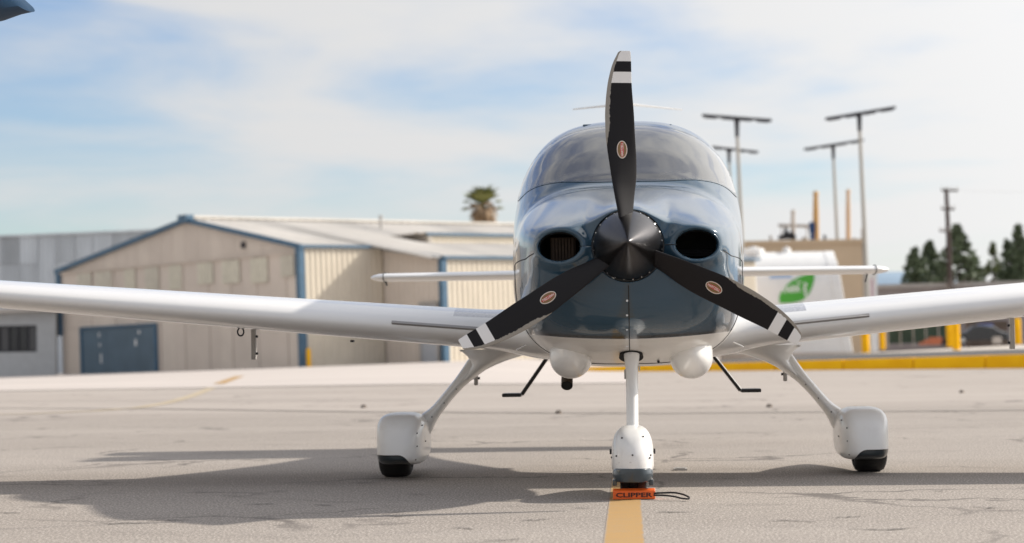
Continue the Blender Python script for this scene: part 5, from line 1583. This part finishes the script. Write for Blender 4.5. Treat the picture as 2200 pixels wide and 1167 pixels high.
b = B(); b.tube([np.array([float(f(t)) for f in fcs]) for t in np.linspace(0, len(cord) - 1, 60)], .0048, 8); b.obj('cord_loop', M['rope'], chock, smooth=60)

# ================================================================== neighbour: high-wing aircraft, only its wing tip reaches the picture
nb = empty('neighbour_aircraft', (-8.2, 10.2, 0), 'dark blue and cream wing tip of a neighbouring aircraft, top left corner', 'aircraft')
tipx = P(34, 2, 10.75)[0]
zt0 = P(0, 16, 10.5)[2]; zlow = P(0, 30, 10.5)[2]
M['nblue'] = pm('dark_blue_paint', (.012, .04, .085), .6, spec=.1); M['ncream'] = pm('cream_gloss', (.62, .56, .47), .3, coat=.5)
rings_ = []
for x, c, zlo, zhi in ((tipx, .5, zt0 + .052, zt0 + .10), (tipx - .05, .8, zt0 + .016, zt0 + .16), (tipx - .12, 1.1, zlow, zt0 + .20), (tipx - .3, 1.3, zlow - .05, zt0 + .22), (tipx - .8, 1.5, zlow - .06, zt0 + .24), (tipx - 9.0, 1.5, zlow - .06, zt0 + .24), (tipx - 10.5, 1.2, zlow, zt0 + .2), (tipx - 10.9, .3, zt0 + .05, zt0 + .1)):
    rings_.append([np.array([x, 11.1 - .5 * c + .5 * c * math.cos(a), (zlo + zhi) / 2 + (zhi - zlo) / 2 * math.sin(a)]) for a in np.linspace(0, 2 * math.pi, 73)[:-1]])
b = B(); b.rings(rings_)
mi = []
wg = b.obj('wing', [M['nblue'], M['ncream']], nb, smooth=50)
me = wg.data; zthr = P(0, 25, 10.3)[2]
for p_ in me.polygons: p_.material_index = 1 if p_.center.z + 0 < zthr else 0
b = B(); rr = []
for y, w_, z0, z1 in ((8.4, .1, 1.1, 1.3), (8.6, .35, .85, 1.6), (9.3, .5, .75, 1.75), (9.7, .55, .72, 2.4), (10.8, .55, .72, 2.45), (12.0, .4, .95, 2.0), (14.5, .12, 1.3, 1.7)):
    rr.append(sup(-8.2, y, (z0 + z1) / 2, w_, (z1 - z0) / 2, 2.8, 32))
b.rings(rr); b.obj('fuselage', M['ncream'], nb, smooth=50)
for s in (-1, 1):
    b = B(); b.tube([(-8.2 + s * .5, 10.3, .9), (-8.2 + s * 2.6, 10.3, zt0 + .0)], .035, 8); b.obj('wing_strut', M['ncream'], nb)
    b = B(); b.tube([(-8.2 + s * .4, 10.6, .8), (-8.2 + s * 1.15, 10.6, .22)], .04, 8); b.obj('gear_leg', M['ncream'], nb)
    b = B(); b.tube([(-8.2 + s * 1.1, 10.6, .2), (-8.2 + s * 1.26, 10.6, .2)], .2, 20); b.obj('tyre', M['rubber'], nb, smooth=40)
b = B(); b.tube([(-8.28, 8.9, .18), (-8.12, 8.9, .18)], .18, 20); b.tube([(-8.2, 8.9, .18), (-8.2, 8.95, 1.0)], .035, 8); b.obj('nose_gear', M['rubber'], nb, smooth=40)
b = B(); b.box((-8.2, 14.3, 1.55), (2.8, .7, .05)); b.prism([(-8.22, 13.7, 1.6), (-8.22, 14.8, 1.6), (-8.22, 14.9, 2.7), (-8.22, 14.4, 2.7)], (.05, 0, 0)); b.obj('tail', M['ncream'], nb)
